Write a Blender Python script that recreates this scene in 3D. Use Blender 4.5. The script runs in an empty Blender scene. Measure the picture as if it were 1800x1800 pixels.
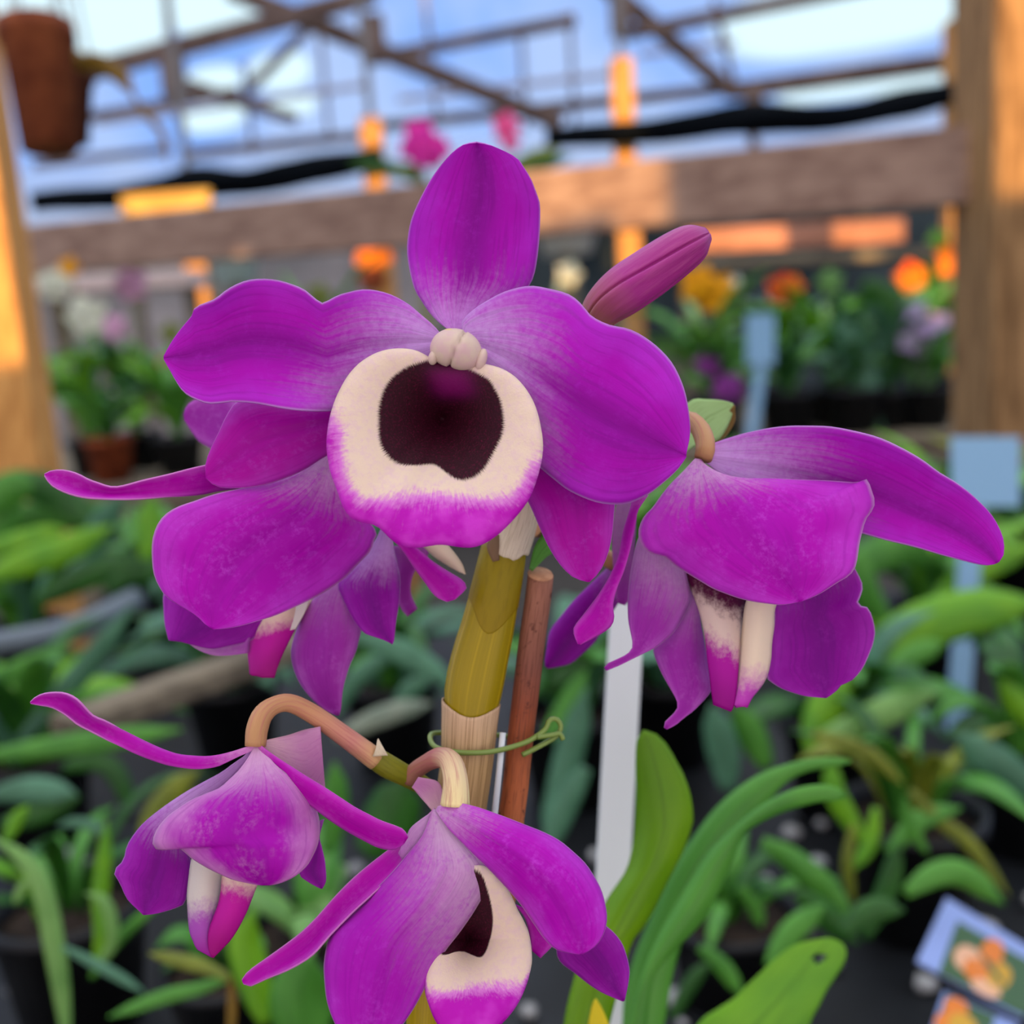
import bpy, math, random
from mathutils import Vector, Matrix
random.seed(11)
SC = bpy.context.scene
COL = SC.collection

# ------------------------------------------------------------------ camera
FPX = 1900.0                       # focal length in pixels of the 1800 px frame
D0 = 0.165                         # distance of the sharp orchid from the lens
PX = D0 / FPX                      # one pixel at that distance, in metres
CAM = Vector((0, 0, 1.30))
PITCH, ROLL = math.radians(10.0), math.radians(4.0)
F_ = Vector((0, math.cos(PITCH), -math.sin(PITCH)))
U0 = Vector((0, math.sin(PITCH), math.cos(PITCH)))
R0 = Vector((1, 0, 0))
R_ = math.cos(ROLL) * R0 - math.sin(ROLL) * U0
U_ = math.cos(ROLL) * U0 + math.sin(ROLL) * R0
cd = bpy.data.cameras.new('camera')
cam = bpy.data.objects.new('camera', cd); COL.objects.link(cam)
cam.matrix_world = Matrix(((R_.x, U_.x, -F_.x, CAM.x), (R_.y, U_.y, -F_.y, CAM.y), (R_.z, U_.z, -F_.z, CAM.z), (0, 0, 0, 1)))
cd.sensor_width = 36.0
cd.lens = 36.0 * FPX / 1800.0
cd.clip_start, cd.clip_end = 0.01, 200
cd.dof.use_dof = True
cd.dof.focus_distance = D0 * 1.02
cd.dof.aperture_fstop = 12.0
SC.camera = cam

# ------------------------------------------------------------------ sky, sun, exposure
def lin(c):
    c = c / 255.0
    return c / 12.92 if c <= 0.04045 else ((c + 0.055) / 1.055) ** 2.4
def S(r, g, b): return (lin(r), lin(g), lin(b), 1.0)

W = bpy.data.worlds.new('sky'); SC.world = W; W.use_nodes = True
nt = W.node_tree; nt.nodes.clear()
def N(nt, t, **kw):
    n = nt.nodes.new(t)
    for k, v in kw.items(): setattr(n, k, v)
    return n
tc = N(nt, 'ShaderNodeTexCoord')
sx = N(nt, 'ShaderNodeSeparateXYZ'); nt.links.new(tc.outputs['Generated'], sx.inputs[0])
def sky_dir(x, y):
    v = F_ + R_ * ((x - 900) / FPX) + U_ * ((900 - y) / FPX); return v.x / v.y, v.z / v.y
def wm(op, a, b=None):
    n = N(nt, 'ShaderNodeMath', operation=op)
    for i, c in enumerate((a, b)):
        if c is None: continue
        if isinstance(c, (int, float)): n.inputs[i].default_value = c
        else: nt.links.new(c, n.inputs[i])
    return n.outputs[0]
ysafe = wm('MAXIMUM', wm('ABSOLUTE', sx.outputs['Y']), 0.05)
az, el = wm('DIVIDE', sx.outputs['X'], ysafe), wm('DIVIDE', sx.outputs['Z'], ysafe)
nz = N(nt, 'ShaderNodeTexNoise'); nz.inputs['Scale'].default_value = 9.0; nz.inputs['Detail'].default_value = 3.0
nt.links.new(tc.outputs['Generated'], nz.inputs['Vector'])
cloud = 0.0
for x, y, rx, ry in ((30, 0, 90, 50), (200, 20, 100, 75), (375, 5, 80, 50), (1490, 25, 225, 62), (375, 145, 48, 26), (492, 125, 54, 30), (375, 205, 54, 24), (515, 182, 42, 22), (1530, 150, 160, 16)):
    a, e = sky_dir(x, y)
    d2 = wm('ADD', wm('POWER', wm('ABSOLUTE', wm('DIVIDE', wm('SUBTRACT', az, a), rx / FPX)), 2.6), wm('POWER', wm('ABSOLUTE', wm('DIVIDE', wm('SUBTRACT', wm('ADD', el, wm('MULTIPLY', wm('SUBTRACT', az, a), -0.07)), e), ry / FPX)), 2.6))
    d2 = wm('ADD', d2, wm('MULTIPLY', wm('SUBTRACT', nz.outputs[0], .5), .8))
    k = N(nt, 'ShaderNodeMapRange'); k.interpolation_type = 'SMOOTHSTEP'
    k.inputs['From Min'].default_value = 1.25; k.inputs['From Max'].default_value = 0.55
    nt.links.new(d2, k.inputs['Value']); cloud = wm('MAXIMUM', cloud, k.outputs[0])
mixc = N(nt, 'ShaderNodeMix', data_type='RGBA')
mixb = N(nt, 'ShaderNodeMix', data_type='RGBA'); mixb.inputs[6].default_value = (0.15, 0.37, 0.93, 1); mixb.inputs[7].default_value = (0.36, 0.52, 0.88, 1)
kb = N(nt, 'ShaderNodeMapRange'); kb.inputs['From Min'].default_value = .38; kb.inputs['From Max'].default_value = .62
nt.links.new(nz.outputs[0], kb.inputs['Value']); nt.links.new(kb.outputs[0], mixb.inputs[0])
nt.links.new(mixb.outputs[2], mixc.inputs[6]); mixc.inputs[7].default_value = (0.74, 0.98, 1.04, 1)
nt.links.new(cloud, mixc.inputs[0])
hz = N(nt, 'ShaderNodeMapRange'); hz.interpolation_type = 'SMOOTHSTEP'      # pale haze towards the horizon
hz.inputs['From Min'].default_value = 0.17; hz.inputs['From Max'].default_value = 0.07
nt.links.new(sx.outputs['Z'], hz.inputs['Value'])
mixh = N(nt, 'ShaderNodeMix', data_type='RGBA'); mixh.inputs[7].default_value = (0.50, 0.58, 0.72, 1)
nt.links.new(hz.outputs[0], mixh.inputs[0]); nt.links.new(mixc.outputs[2], mixh.inputs[6])
zn = N(nt, 'ShaderNodeMapRange'); zn.interpolation_type = 'SMOOTHSTEP'      # bright cloud cover overhead
zn.inputs['From Min'].default_value = 0.42; zn.inputs['From Max'].default_value = 0.75
nt.links.new(sx.outputs['Z'], zn.inputs['Value'])
mixz = N(nt, 'ShaderNodeMix', data_type='RGBA'); mixz.inputs[7].default_value = (1.95, 1.98, 2.10, 1)
nt.links.new(zn.outputs[0], mixz.inputs[0]); nt.links.new(mixh.outputs[2], mixz.inputs[6])
bgn = N(nt, 'ShaderNodeBackground'); bgn.inputs['Strength'].default_value = 1.0
nt.links.new(mixz.outputs[2], bgn.inputs['Color'])
wo = N(nt, 'ShaderNodeOutputWorld'); nt.links.new(bgn.outputs[0], wo.inputs[0])

SUN_DIR = Vector((0.10, 1.0, -0.24)).normalized()      # low evening sun from behind the photographer
sd = bpy.data.lights.new('sun', 'SUN'); sd.energy = 7.5; sd.color = (1.0, 0.58, 0.22); sd.angle = math.radians(0.8)
sun = bpy.data.objects.new('sun', sd); COL.objects.link(sun)
sun.rotation_euler = SUN_DIR.to_track_quat('-Z', 'Y').to_euler(); sun.location = (-0.3, -3, 4)

vs = SC.view_settings
vs.view_transform = 'Standard'; vs.look = 'None'; vs.gamma = 1.0; vs.use_curve_mapping = False
vs.exposure = 0.12

# ------------------------------------------------------------------ helpers
def at(x, y, d): return CAM + F_ * d + R_ * ((x - 900) / FPX * d) + U_ * ((900 - y) / FPX * d)
def pz(x, y, dz): return at(x, y, D0 + dz * PX)        # dz: how far behind the main flower, in pixels
def onto(x, y, z):                                     # where the line of sight meets the height z
    v = at(x, y, 1) - CAM
    return CAM + v * ((z - CAM.z) / v.z)

def tag(o, label=None, cat=None, group=None, kind=None):
    if label: o['label'] = label
    if cat: o['category'] = cat
    if group: o['group'] = group
    if kind: o['kind'] = kind
    return o
WL = {}
def empty(name, loc, parent=None):
    o = bpy.data.objects.new(name, None); COL.objects.link(o)
    o.empty_display_size = 0.01
    loc = Vector(loc); WL[o] = loc
    if parent: o.parent = parent; o.location = loc - WL[parent]
    else: o.location = loc
    return o
def mesh(name, V, Fc, mat, parent=None, attrs=None, thick=0.0, sub=0, smooth=True, origin=None, offset=0.0):
    V = [Vector(v) for v in V]
    if parent: org = WL[parent] if origin is None else Vector(origin)
    else:
        if origin is None:
            org = sum(V, Vector()) / len(V); org.z = min(v.z for v in V)
        else: org = Vector(origin)
    me = bpy.data.meshes.new(name)
    me.from_pydata([tuple(v - org) for v in V], [], Fc)
    me.validate()
    if attrs:
        for k, vals in attrs.items():
            a = me.attributes.new(k, 'FLOAT', 'POINT')
            a.data.foreach_set('value', vals)
    if smooth: me.polygons.foreach_set('use_smooth', [True] * len(me.polygons))
    me.materials.append(mat)
    o = bpy.data.objects.new(name, me); COL.objects.link(o)
    WL[o] = org
    if parent: o.parent = parent; o.location = org - WL[parent]
    else: o.location = org
    if sub:
        m = o.modifiers.new('smooth', 'SUBSURF'); m.levels = sub; m.render_levels = sub
    if thick:
        m = o.modifiers.new('thickness', 'SOLIDIFY'); m.thickness = thick; m.offset = offset
    return o

def spline(pts, n):
    """n+1 points along a smooth curve through pts, even in arc length; pts of 2 or more numbers each."""
    P = [tuple(map(float, p)) for p in pts]
    if len(P) == 1: return [P[0]] * (n + 1)
    Q = [tuple(2 * a - b for a, b in zip(P[0], P[1]))] + P + [tuple(2 * a - b for a, b in zip(P[-1], P[-2]))]
    fine = []
    for i in range(1, len(Q) - 2):
        a, b, c, d = Q[i - 1], Q[i], Q[i + 1], Q[i + 2]
        for k in range(16):
            t = k / 16
            fine.append(tuple(0.5 * (2 * q + (r - p) * t + (2 * p - 5 * q + 4 * r - s) * t * t + (3 * q - p - 3 * r + s) * t ** 3)
                              for p, q, r, s in zip(a, b, c, d)))
    fine.append(P[-1])
    L = [0]
    for p, q in zip(fine, fine[1:]): L.append(L[-1] + math.dist(p[:3], q[:3]))
    out, j = [], 0
    for k in range(n + 1):
        s = L[-1] * k / n
        while j < len(L) - 2 and L[j + 1] < s: j += 1
        t = (s - L[j]) / max(1e-12, L[j + 1] - L[j])
        out.append(tuple(a + (b - a) * t for a, b in zip(fine[j], fine[j + 1])))
    return out
def curve1(vals, n):
    """n+1 smooth samples of evenly spaced numbers."""
    if isinstance(vals, (int, float)): return [vals] * (n + 1)
    return [p[1] for p in spline1(vals, n)]
def spline1(vals, n):
    m = len(vals) - 1; out = []
    for k in range(n + 1):
        x = m * k / n; i = min(int(x), m - 1); t = x - i
        p = vals[max(i - 1, 0)]; q = vals[i]; r = vals[i + 1]; s = vals[min(i + 2, m)]
        out.append((x, 0.5 * (2 * q + (r - p) * t + (2 * p - 5 * q + 4 * r - s) * t * t + (3 * q - p - 3 * r + s) * t ** 3)))
    return out

THICK = 3.2 * PX
def petal(name, L, R, mat, parent, dz=(0, 0), camber=0.0, twist=0.0, ripple=(0, 3, 0), mid=None, nu=30, nv=16, thick=THICK, u0=0.0, u1=1.0, depth=None, uexp=1.0, crease=0.0):
    """A petal as a curved sheet between its two edges, base to tip. dz: distance behind the main flower along the midrib;
    camber: how far both edges lie behind the midrib; twist: right edge behind the left one; mid: midrib line off the middle."""
    l, r = spline(L, nu), spline(R, nu)
    md = spline(mid, nu) if mid else None
    z = curve1(list(dz), nu); cb = curve1(camber if isinstance(camber, (list, tuple)) else [camber, camber], nu)
    tw = curve1(twist if isinstance(twist, (list, tuple)) else [twist, twist], nu)
    wmax = max(math.dist(a, b) for a, b in zip(l, r)) or 1
    V, A, B, Fc = [], [], [], []
    for i in range(nu + 1):
        u = i / nu; w = math.dist(l[i], r[i]) / wmax
        for j in range(nv + 1):
            s = j / nv; v = 2 * s - 1
            x = l[i][0] + (r[i][0] - l[i][0]) * s; y = l[i][1] + (r[i][1] - l[i][1]) * s
            if md:
                k = 1 - v * v
                x += k * (md[i][0] - (l[i][0] + r[i][0]) / 2); y += k * (md[i][1] - (l[i][1] + r[i][1]) / 2)
            d = z[i] + w * (cb[i] * v * v + tw[i] * v + crease * math.exp(-(v / 0.10) ** 2)) + ripple[0] * w * v * v * math.sin(2 * math.pi * ripple[1] * u + ripple[2] + 1.7 * v)
            V.append(depth(x, y, d) if depth else pz(x, y, d))
            A.append(u0 + (u1 - u0) * u ** uexp); B.append(v)
    m = nv + 1
    for i in range(nu):
        for j in range(nv): Fc.append((i * m + j, i * m + j + 1, (i + 1) * m + j + 1, (i + 1) * m + j))
    return mesh(name, V, Fc, mat, parent, {'u': A, 'v': B}, thick=thick)

def frames(P):
    T = [(P[min(i + 1, len(P) - 1)] - P[max(i - 1, 0)]).normalized() for i in range(len(P))]
    n = T[0].orthogonal().normalized()
    if abs(T[0].dot(Vector((0, 1, 0)))) < 0.9: n = (Vector((0, -1, 0)) - T[0] * T[0].dot(Vector((0, -1, 0)))).normalized()
    out = []
    for t in T:
        n = (n - t * t.dot(n)).normalized(); out.append((t, n, t.cross(n)))
    return out
def tube(name, P, rad, mat, parent=None, n=14, steps=0, shape=None, caps=True, origin=None, smooth=True, thick=0.0, cut0=None, cut1=None):
    """A round body along P; shape(u, angle) scales the radius; cut0/cut1(angle) shift the ends along it (share of the length)."""
    P = [Vector(p) for p in P]
    if steps and isinstance(rad, (list, tuple)) and len(rad) == len(P):
        Q = spline([(*p, r) for p, r in zip(P, rad)], steps); P = [Vector(q[:3]) for q in Q]; rd = [max(1e-5, q[3]) for q in Q]; m = len(P) - 1
    else:
        if steps: P = [Vector(p) for p in spline([tuple(p) for p in P], steps)]
        m = len(P) - 1
        rd = curve1(list(rad), m) if isinstance(rad, (list, tuple)) else [rad] * (m + 1)
    fr = frames(P)
    def pos(t, a):
        x = max(0, min(1, t)) * m; i = min(int(x), m - 1); k = x - i
        c = P[i].lerp(P[i + 1], k); r = rd[i] + (rd[i + 1] - rd[i]) * k
        nn = fr[i][1].lerp(fr[i + 1][1], k); bb = fr[i][2].lerp(fr[i + 1][2], k)
        if shape: r *= shape(t, a)
        return c + nn * (r * math.cos(a)) + bb * (r * math.sin(a))
    V, U, A = [], [], []
    for i in range(m + 1):
        for j in range(n):
            a = 2 * math.pi * j / n
            if a > math.pi: a -= 2 * math.pi
            t0 = cut0(a) if cut0 else 0.0; t1 = cut1(a) if cut1 else 1.0
            t = t0 + (t1 - t0) * i / m
            V.append(pos(t, a)); U.append(i / m); A.append(abs(a) / math.pi * 2 - 1)
    Fc = [(i * n + j, i * n + (j + 1) % n, (i + 1) * n + (j + 1) % n, (i + 1) * n + j) for i in range(m) for j in range(n)]
    if caps: Fc += [tuple(range(n - 1, -1, -1)), tuple(m * n + j for j in range(n))]
    return mesh(name, V, Fc, mat, parent, {'u': U, 'v': A}, origin=origin, smooth=smooth, thick=thick)

def box(name, a, b, w, h, mat, parent=None, up=(0, 0, 1), bevel=0.004, origin=None):
    """A squared timber from point a to point b: w across, h along `up`."""
    a, b = Vector(a), Vector(b); t = (b - a).normalized(); up = Vector(up)
    s = t.cross(up).normalized(); u = s.cross(t).normalized()
    L = (b - a).length; k = max(2, min(24, int(L / 0.15)))
    V, Fc = [], []
    bv = min(bevel, w * .2, h * .2)
    ring = [(-w / 2 + bv, -h / 2), (w / 2 - bv, -h / 2), (w / 2, -h / 2 + bv), (w / 2, h / 2 - bv), (w / 2 - bv, h / 2), (-w / 2 + bv, h / 2), (-w / 2, h / 2 - bv), (-w / 2, -h / 2 + bv)]
    for i in range(k + 1):
        c = a.lerp(b, i / k)
        for p, q in ring: V.append(c + s * p + u * q)
    for i in range(k):
        for j in range(8): Fc.append((i * 8 + j, i * 8 + (j + 1) % 8, (i + 1) * 8 + (j + 1) % 8, (i + 1) * 8 + j))
    Fc += [tuple(range(7, -1, -1)), tuple(k * 8 + j for j in range(8))]
    return mesh(name, V, Fc, mat, parent, smooth=False, origin=origin)

def lathe(name, c, prof, mat, parent=None, n=28, tilt=None):
    """prof: (radius, height) pairs turned about the vertical through c."""
    V, Fc = [], []; c = Vector(c)
    for r, h in prof:
        for j in range(n):
            a = 2 * math.pi * j / n; p = Vector((r * math.cos(a), r * math.sin(a), h))
            if tilt: p = tilt @ p
            V.append(c + p)
    m = len(prof)
    for i in range(m - 1):
        for j in range(n): Fc.append((i * n + j, i * n + (j + 1) % n, (i + 1) * n + (j + 1) % n, (i + 1) * n + j))
    return mesh(name, V, Fc, mat, parent)

# ------------------------------------------------------------------ materials
def new_mat(name):
    m = bpy.data.materials.new(name); m.use_nodes = True
    m.node_tree.nodes.clear(); return m, m.node_tree
def lk(nt, a, b): nt.links.new(a, b)
def mrange(nt, val, a, b, c=0.0, d=1.0, smooth=True):
    n = N(nt, 'ShaderNodeMapRange'); n.interpolation_type = 'SMOOTHSTEP' if smooth else 'LINEAR'
    for k, v in zip(('From Min', 'From Max', 'To Min', 'To Max'), (a, b, c, d)): n.inputs[k].default_value = v
    lk(nt, val, n.inputs['Value']); return n.outputs[0]
def mixrgb(nt, fac, a, b, blend='MIX'):
    n = N(nt, 'ShaderNodeMix', data_type='RGBA', blend_type=blend)
    if isinstance(fac, (int, float)): n.inputs[0].default_value = fac
    else: lk(nt, fac, n.inputs[0])
    for i, c in ((6, a), (7, b)):
        if isinstance(c, tuple): n.inputs[i].default_value = c
        else: lk(nt, c, n.inputs[i])
    return n.outputs[2]
def math_(nt, op, a, b=None):
    n = N(nt, 'ShaderNodeMath', operation=op)
    for i, c in enumerate((a, b)):
        if c is None: continue
        if isinstance(c, (int, float)): n.inputs[i].default_value = c
        else: lk(nt, c, n.inputs[i])
    return n.outputs[0]
def attr(nt, k):
    n = N(nt, 'ShaderNodeAttribute', attribute_name=k); return n.outputs['Fac']
def noise(nt, vec, scale, detail=2.0, rough=0.5):
    n = N(nt, 'ShaderNodeTexNoise'); n.inputs['Scale'].default_value = scale; n.inputs['Detail'].default_value = detail
    n.inputs['Roughness'].default_value = rough
    lk(nt, vec, n.inputs['Vector']); return n.outputs[0]
def xyz(nt, x, y, z=0.0):
    n = N(nt, 'ShaderNodeCombineXYZ')
    for i, c in enumerate((x, y, z)):
        if isinstance(c, (int, float)): n.inputs[i].default_value = c
        else: lk(nt, c, n.inputs[i])
    return n.outputs[0]
def finish(nt, col, rough=0.5, spec=0.3, trans=0.0, bump=None, sheen=0.0, sss=0.0, bstr=0.2, bdist=0.0003, tcol=None):
    p = N(nt, 'ShaderNodeBsdfPrincipled')
    if isinstance(col, tuple): p.inputs['Base Color'].default_value = col
    else: lk(nt, col, p.inputs['Base Color'])
    if isinstance(rough, (int, float)): p.inputs['Roughness'].default_value = rough
    else: lk(nt, rough, p.inputs['Roughness'])
    p.inputs['Specular IOR Level'].default_value = spec
    if sheen: p.inputs['Sheen Weight'].default_value = sheen; p.inputs['Sheen Roughness'].default_value = 0.4
    out = N(nt, 'ShaderNodeOutputMaterial'); sh = p.outputs[0]
    if bump is not None:
        b = N(nt, 'ShaderNodeBump'); b.inputs['Strength'].default_value = bstr; b.inputs['Distance'].default_value = bdist
        lk(nt, bump, b.inputs['Height']); lk(nt, b.outputs[0], p.inputs['Normal'])
    if trans:
        t = N(nt, 'ShaderNodeBsdfTranslucent')
        c2 = tcol if tcol is not None else col
        if isinstance(c2, tuple): t.inputs[0].default_value = c2
        else: lk(nt, c2, t.inputs[0])
        mx = N(nt, 'ShaderNodeMixShader'); mx.inputs[0].default_value = trans
        lk(nt, sh, mx.inputs[1]); lk(nt, t.outputs[0], mx.inputs[2]); sh = mx.outputs[0]
    lk(nt, sh, out.inputs[0])
def objco(nt): return N(nt, 'ShaderNodeTexCoord').outputs['Object']

def petal_mat(name, base, main, dark, edge, p0=0.05, p1=0.5, mott=0.35, stripe=0.35, trans=0.25, edge_w=0.5, vein=0.25, tip=None, vb=0.0):
    m, nt = new_mat(name)
    u, v, oc = attr(nt, 'u'), attr(nt, 'v'), objco(nt)
    streak = noise(nt, xyz(nt, math_(nt, 'MULTIPLY', u, 1.6), math_(nt, 'MULTIPLY', v, 7.0)), 2.2, 3.0)
    spots = noise(nt, oc, 1100.0, 4.0, 0.65)
    blot = noise(nt, oc, 230.0, 2.0)
    wob = math_(nt, 'ADD', math_(nt, 'MULTIPLY', math_(nt, 'SUBTRACT', streak, 0.5), 0.35), math_(nt, 'MULTIPLY', math_(nt, 'SUBTRACT', spots, 0.5), 0.20))
    f = mrange(nt, math_(nt, 'SUBTRACT', math_(nt, 'ADD', u, wob), math_(nt, 'MULTIPLY', v, vb)), p0, p1)
    c = mixrgb(nt, f, base, main)
    av = math_(nt, 'ABSOLUTE', v)
    st = math_(nt, 'MULTIPLY', mrange(nt, av, 0.55, 0.0), math_(nt, 'MULTIPLY', f, stripe))
    c = mixrgb(nt, st, c, dark)
    c = mixrgb(nt, math_(nt, 'MULTIPLY', math_(nt, 'MULTIPLY', mrange(nt, math_(nt, 'ADD', av, math_(nt, 'MULTIPLY', math_(nt, 'SUBTRACT', blot, 0.5), 0.5)), 0.45, 1.0), f), edge_w), c, edge)
    c = mixrgb(nt, math_(nt, 'MULTIPLY', mrange(nt, spots, 0.40, 0.80), math_(nt, 'MULTIPLY', mott, mrange(nt, blot, 0.35, 0.65))), c, edge)
    c = mixrgb(nt, math_(nt, 'MULTIPLY', mrange(nt, streak, 0.50, 0.36), vein), c, dark)
    c = mixrgb(nt, math_(nt, 'MULTIPLY', mrange(nt, av, 0.965, 1.0), 0.65), c, base)      # thin pale margin, the rim highlight put into the colour
    if tip: c = mixrgb(nt, mrange(nt, u, 0.86, 1.0), c, tip)
    finish(nt, c, 0.5, 0.14, trans, bump=math_(nt, 'ADD', spots, math_(nt, 'MULTIPLY', streak, 1.5)), bstr=0.22, bdist=0.0002, sheen=0.0)
    return m
MAG, DRK, EDG, PAL = S(178, 0, 182), S(116, 0, 130), S(184, 44, 206), S(208, 160, 226)
PNK = S(180, 0, 164)
M_face = petal_mat('petal_face', PAL, MAG, DRK, EDG, 0.06, 0.54, vb=0.12, stripe=0.55, edge_w=0.65)
M_dors = petal_mat('petal_dorsal', S(214, 150, 228), MAG, DRK, EDG, 0.04, 0.42, stripe=0.65, edge_w=0.6)
M_sep = petal_mat('petal_sepal', S(205, 140, 214), PNK, S(150, 0, 150), S(190, 70, 200), 0.05, 0.45, mott=0.5, stripe=0.3)
M_back = petal_mat('petal_back', S(216, 170, 214), S(186, 4, 186), S(146, 0, 158), S(200, 66, 212), 0.0, 0.36, mott=0.9, stripe=0.35, edge_w=0.65)
M_hood = petal_mat('petal_hood', S(216, 168, 208), S(176, 6, 178), S(138, 0, 152), S(220, 160, 212), 0.02, 0.42, mott=0.35, stripe=0.35, edge_w=0.6)
M_droop = petal_mat('petal_drooping', S(210, 170, 206), S(174, 10, 178), S(140, 0, 154), S(190, 60, 204), 0.0, 0.62, mott=0.7, stripe=0.2, edge_w=0.4, vb=0.24)
M_long = petal_mat('petal_narrow', S(216, 150, 206), S(184, 0, 172), S(150, 0, 148), S(205, 90, 205), 0.0, 0.25, mott=0.3, stripe=0.25)
M_deep = petal_mat('petal_deep', S(200, 150, 214), S(142, 0, 152), S(98, 0, 118), S(176, 52, 190), 0.15, 0.55, mott=0.25, stripe=0.5)
M_lilac = petal_mat('petal_lilac', S(206, 160, 206), S(162, 44, 168), S(130, 6, 140), S(196, 110, 206), 0.05, 0.6, mott=0.4, stripe=0.2)
M_spur = petal_mat('petal_pale', S(226, 186, 196), S(206, 138, 188), S(180, 90, 170), S(222, 170, 206), 0.1, 0.9, mott=0.3, stripe=0.1, trans=0.35)

def lip_mat():
    """Velvet throat, cream disc and magenta margin; all pigment follows the lip's own radius and direction."""
    m, nt = new_mat('lip')
    dk, rim, th, oc = attr(nt, 'dk'), attr(nt, 'rim'), attr(nt, 'th'), objco(nt)
    fr = noise(nt, xyz(nt, math_(nt, 'MULTIPLY', th, 34.0), math_(nt, 'MULTIPLY', dk, 2.5)), 1.0, 2.0, 0.7)
    fine = noise(nt, xyz(nt, math_(nt, 'MULTIPLY', th, 62.0), math_(nt, 'MULTIPLY', dk, 3.0)), 1.0, 3.0, 0.8)
    sp = noise(nt, oc, 900.0, 4.0, 0.7)
    big = noise(nt, oc, 260.0, 2.0)
    hair = noise(nt, oc, 3200.0, 2.0)
    f1 = mrange(nt, math_(nt, 'ADD', dk, math_(nt, 'MULTIPLY', math_(nt, 'SUBTRACT', fine, 0.5), 0.20)), 0.965, 1.03)
    throat = mixrgb(nt, mrange(nt, hair, 0.45, 0.85), S(44, 0, 18), S(84, 0, 40))
    pale = mixrgb(nt, mrange(nt, sp, 0.4, 0.7), S(230, 210, 186), S(226, 200, 194))
    g = math_(nt, 'ADD', rim, math_(nt, 'ADD', math_(nt, 'MULTIPLY', math_(nt, 'SUBTRACT', sp, 0.5), 0.5), math_(nt, 'MULTIPLY', math_(nt, 'SUBTRACT', fr, 0.5), 0.5)))
    c = mixrgb(nt, mrange(nt, g, 0.14, 0.52), pale, S(214, 126, 208))
    c = mixrgb(nt, mrange(nt, g, 0.42, 0.86), c, mixrgb(nt, mrange(nt, big, 0.4, 0.65), S(184, 6, 178), S(200, 50, 196)))
    c = mixrgb(nt, f1, throat, c)
    c = mixrgb(nt, math_(nt, 'MULTIPLY', attr(nt, 'light_spot'), 0.8), c, S(122, 0, 96))  # light spot at the top of the throat, painted into the colour
    finish(nt, c, 0.6, 0.2, 0.15, bump=math_(nt, 'ADD', sp, hair), bstr=0.25, bdist=0.00025)
    return m
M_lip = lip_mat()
def fold_mat(name, a, b, c, p0, p1, dusk=None):
    """Cream at the mouth, magenta below; optional dark hint of the throat at the very top."""
    m, nt = new_mat(name)
    u, oc = attr(nt, 'u'), objco(nt)
    sp = noise(nt, oc, 800.0, 4.0, 0.7)
    t = math_(nt, 'ADD', u, math_(nt, 'MULTIPLY', math_(nt, 'SUBTRACT', sp, 0.5), 0.30))
    col = mixrgb(nt, mrange(nt, t, p0, p1), a, b)
    col = mixrgb(nt, mrange(nt, u, p1, 1.0), col, c)
    if dusk: col = mixrgb(nt, mrange(nt, t, 0.36, 0.16), col, dusk)
    finish(nt, col, 0.55, 0.2, 0.22, bump=sp, bstr=0.2, bdist=0.0002)
    return m
CREAM = S(238, 222, 196)
M_lipside = fold_mat('lip_side', S(222, 200, 186), S(178, 18, 160), S(150, 0, 130), 0.44, 0.66, dusk=S(84, 0, 54))
M_lipcream = fold_mat('lip_cream', CREAM, S(196, 70, 188), S(176, 20, 160), 0.55, 0.90)
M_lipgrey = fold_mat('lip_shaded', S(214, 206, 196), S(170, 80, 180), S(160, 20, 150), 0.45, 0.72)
M_lipmag = fold_mat('lip_magenta', S(238, 214, 190), S(196, 20, 160), S(160, 4, 120), 0.14, 0.40)

def plain(name, col, rough=0.6, spec=0.3, var=None, scale=60.0, trans=0.0, stretch=None, bump=0.0):
    m, nt = new_mat(name)
    if var:
        oc = objco(nt)
        if stretch:
            mp = N(nt, 'ShaderNodeMapping'); mp.inputs['Scale'].default_value = stretch; lk(nt, oc, mp.inputs[0]); oc = mp.outputs[0]
        nz = noise(nt, oc, scale, 4.0, 0.6)
        c = mixrgb(nt, mrange(nt, nz, 0.35, 0.65), col, var)
        finish(nt, c, rough, spec, trans, bump=nz if bump else None, bstr=bump, bdist=0.002)
    else: finish(nt, col, rough, spec, trans)
    return m
def along_mat(name, stops, rough=0.5, streak=None, sstr=0.4, sfreq=9.0, spec=0.3, trans=0.0, uscale=2.0, spots=None):
    """Colour changes along a stalk (u); fine lengthwise streaks."""
    m, nt = new_mat(name)
    u, v = attr(nt, 'u'), attr(nt, 'v')
    r = N(nt, 'ShaderNodeValToRGB'); lk(nt, u, r.inputs[0])
    e = r.color_ramp.elements
    e[0].position, e[0].color = stops[0]; e[1].position, e[1].color = stops[-1]
    for p, c in stops[1:-1]: k = e.new(p); k.color = c
    col = r.outputs[0]
    nz = noise(nt, xyz(nt, math_(nt, 'MULTIPLY', u, uscale), math_(nt, 'MULTIPLY', v, sfreq)), 1.5, 4.0, 0.6)
    if streak: col = mixrgb(nt, math_(nt, 'MULTIPLY', mrange(nt, nz, 0.45, 0.66), sstr), col, streak)
    if spots:
        sp = noise(nt, objco(nt), 420.0, 3.0, 0.6)
        col = mixrgb(nt, mrange(nt, sp, 0.60, 0.72), col, spots)
    finish(nt, col, rough, spec, trans, bump=nz, bstr=0.3, bdist=0.0004)
    return m
M_bud = along_mat('bud', [(0, S(160, 116, 80)), (0.14, S(158, 84, 98)), (0.38, S(154, 36, 124)), (1, S(146, 40, 116))], 0.45, S(176, 84, 138), 0.3, 5.0)
M_ped = along_mat('pedicel', [(0, S(172, 130, 84)), (0.5, S(190, 138, 96)), (0.8, S(196, 132, 116)), (1, S(206, 170, 110))], 0.45, S(170, 90, 90), 0.45, 4.0)
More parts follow.
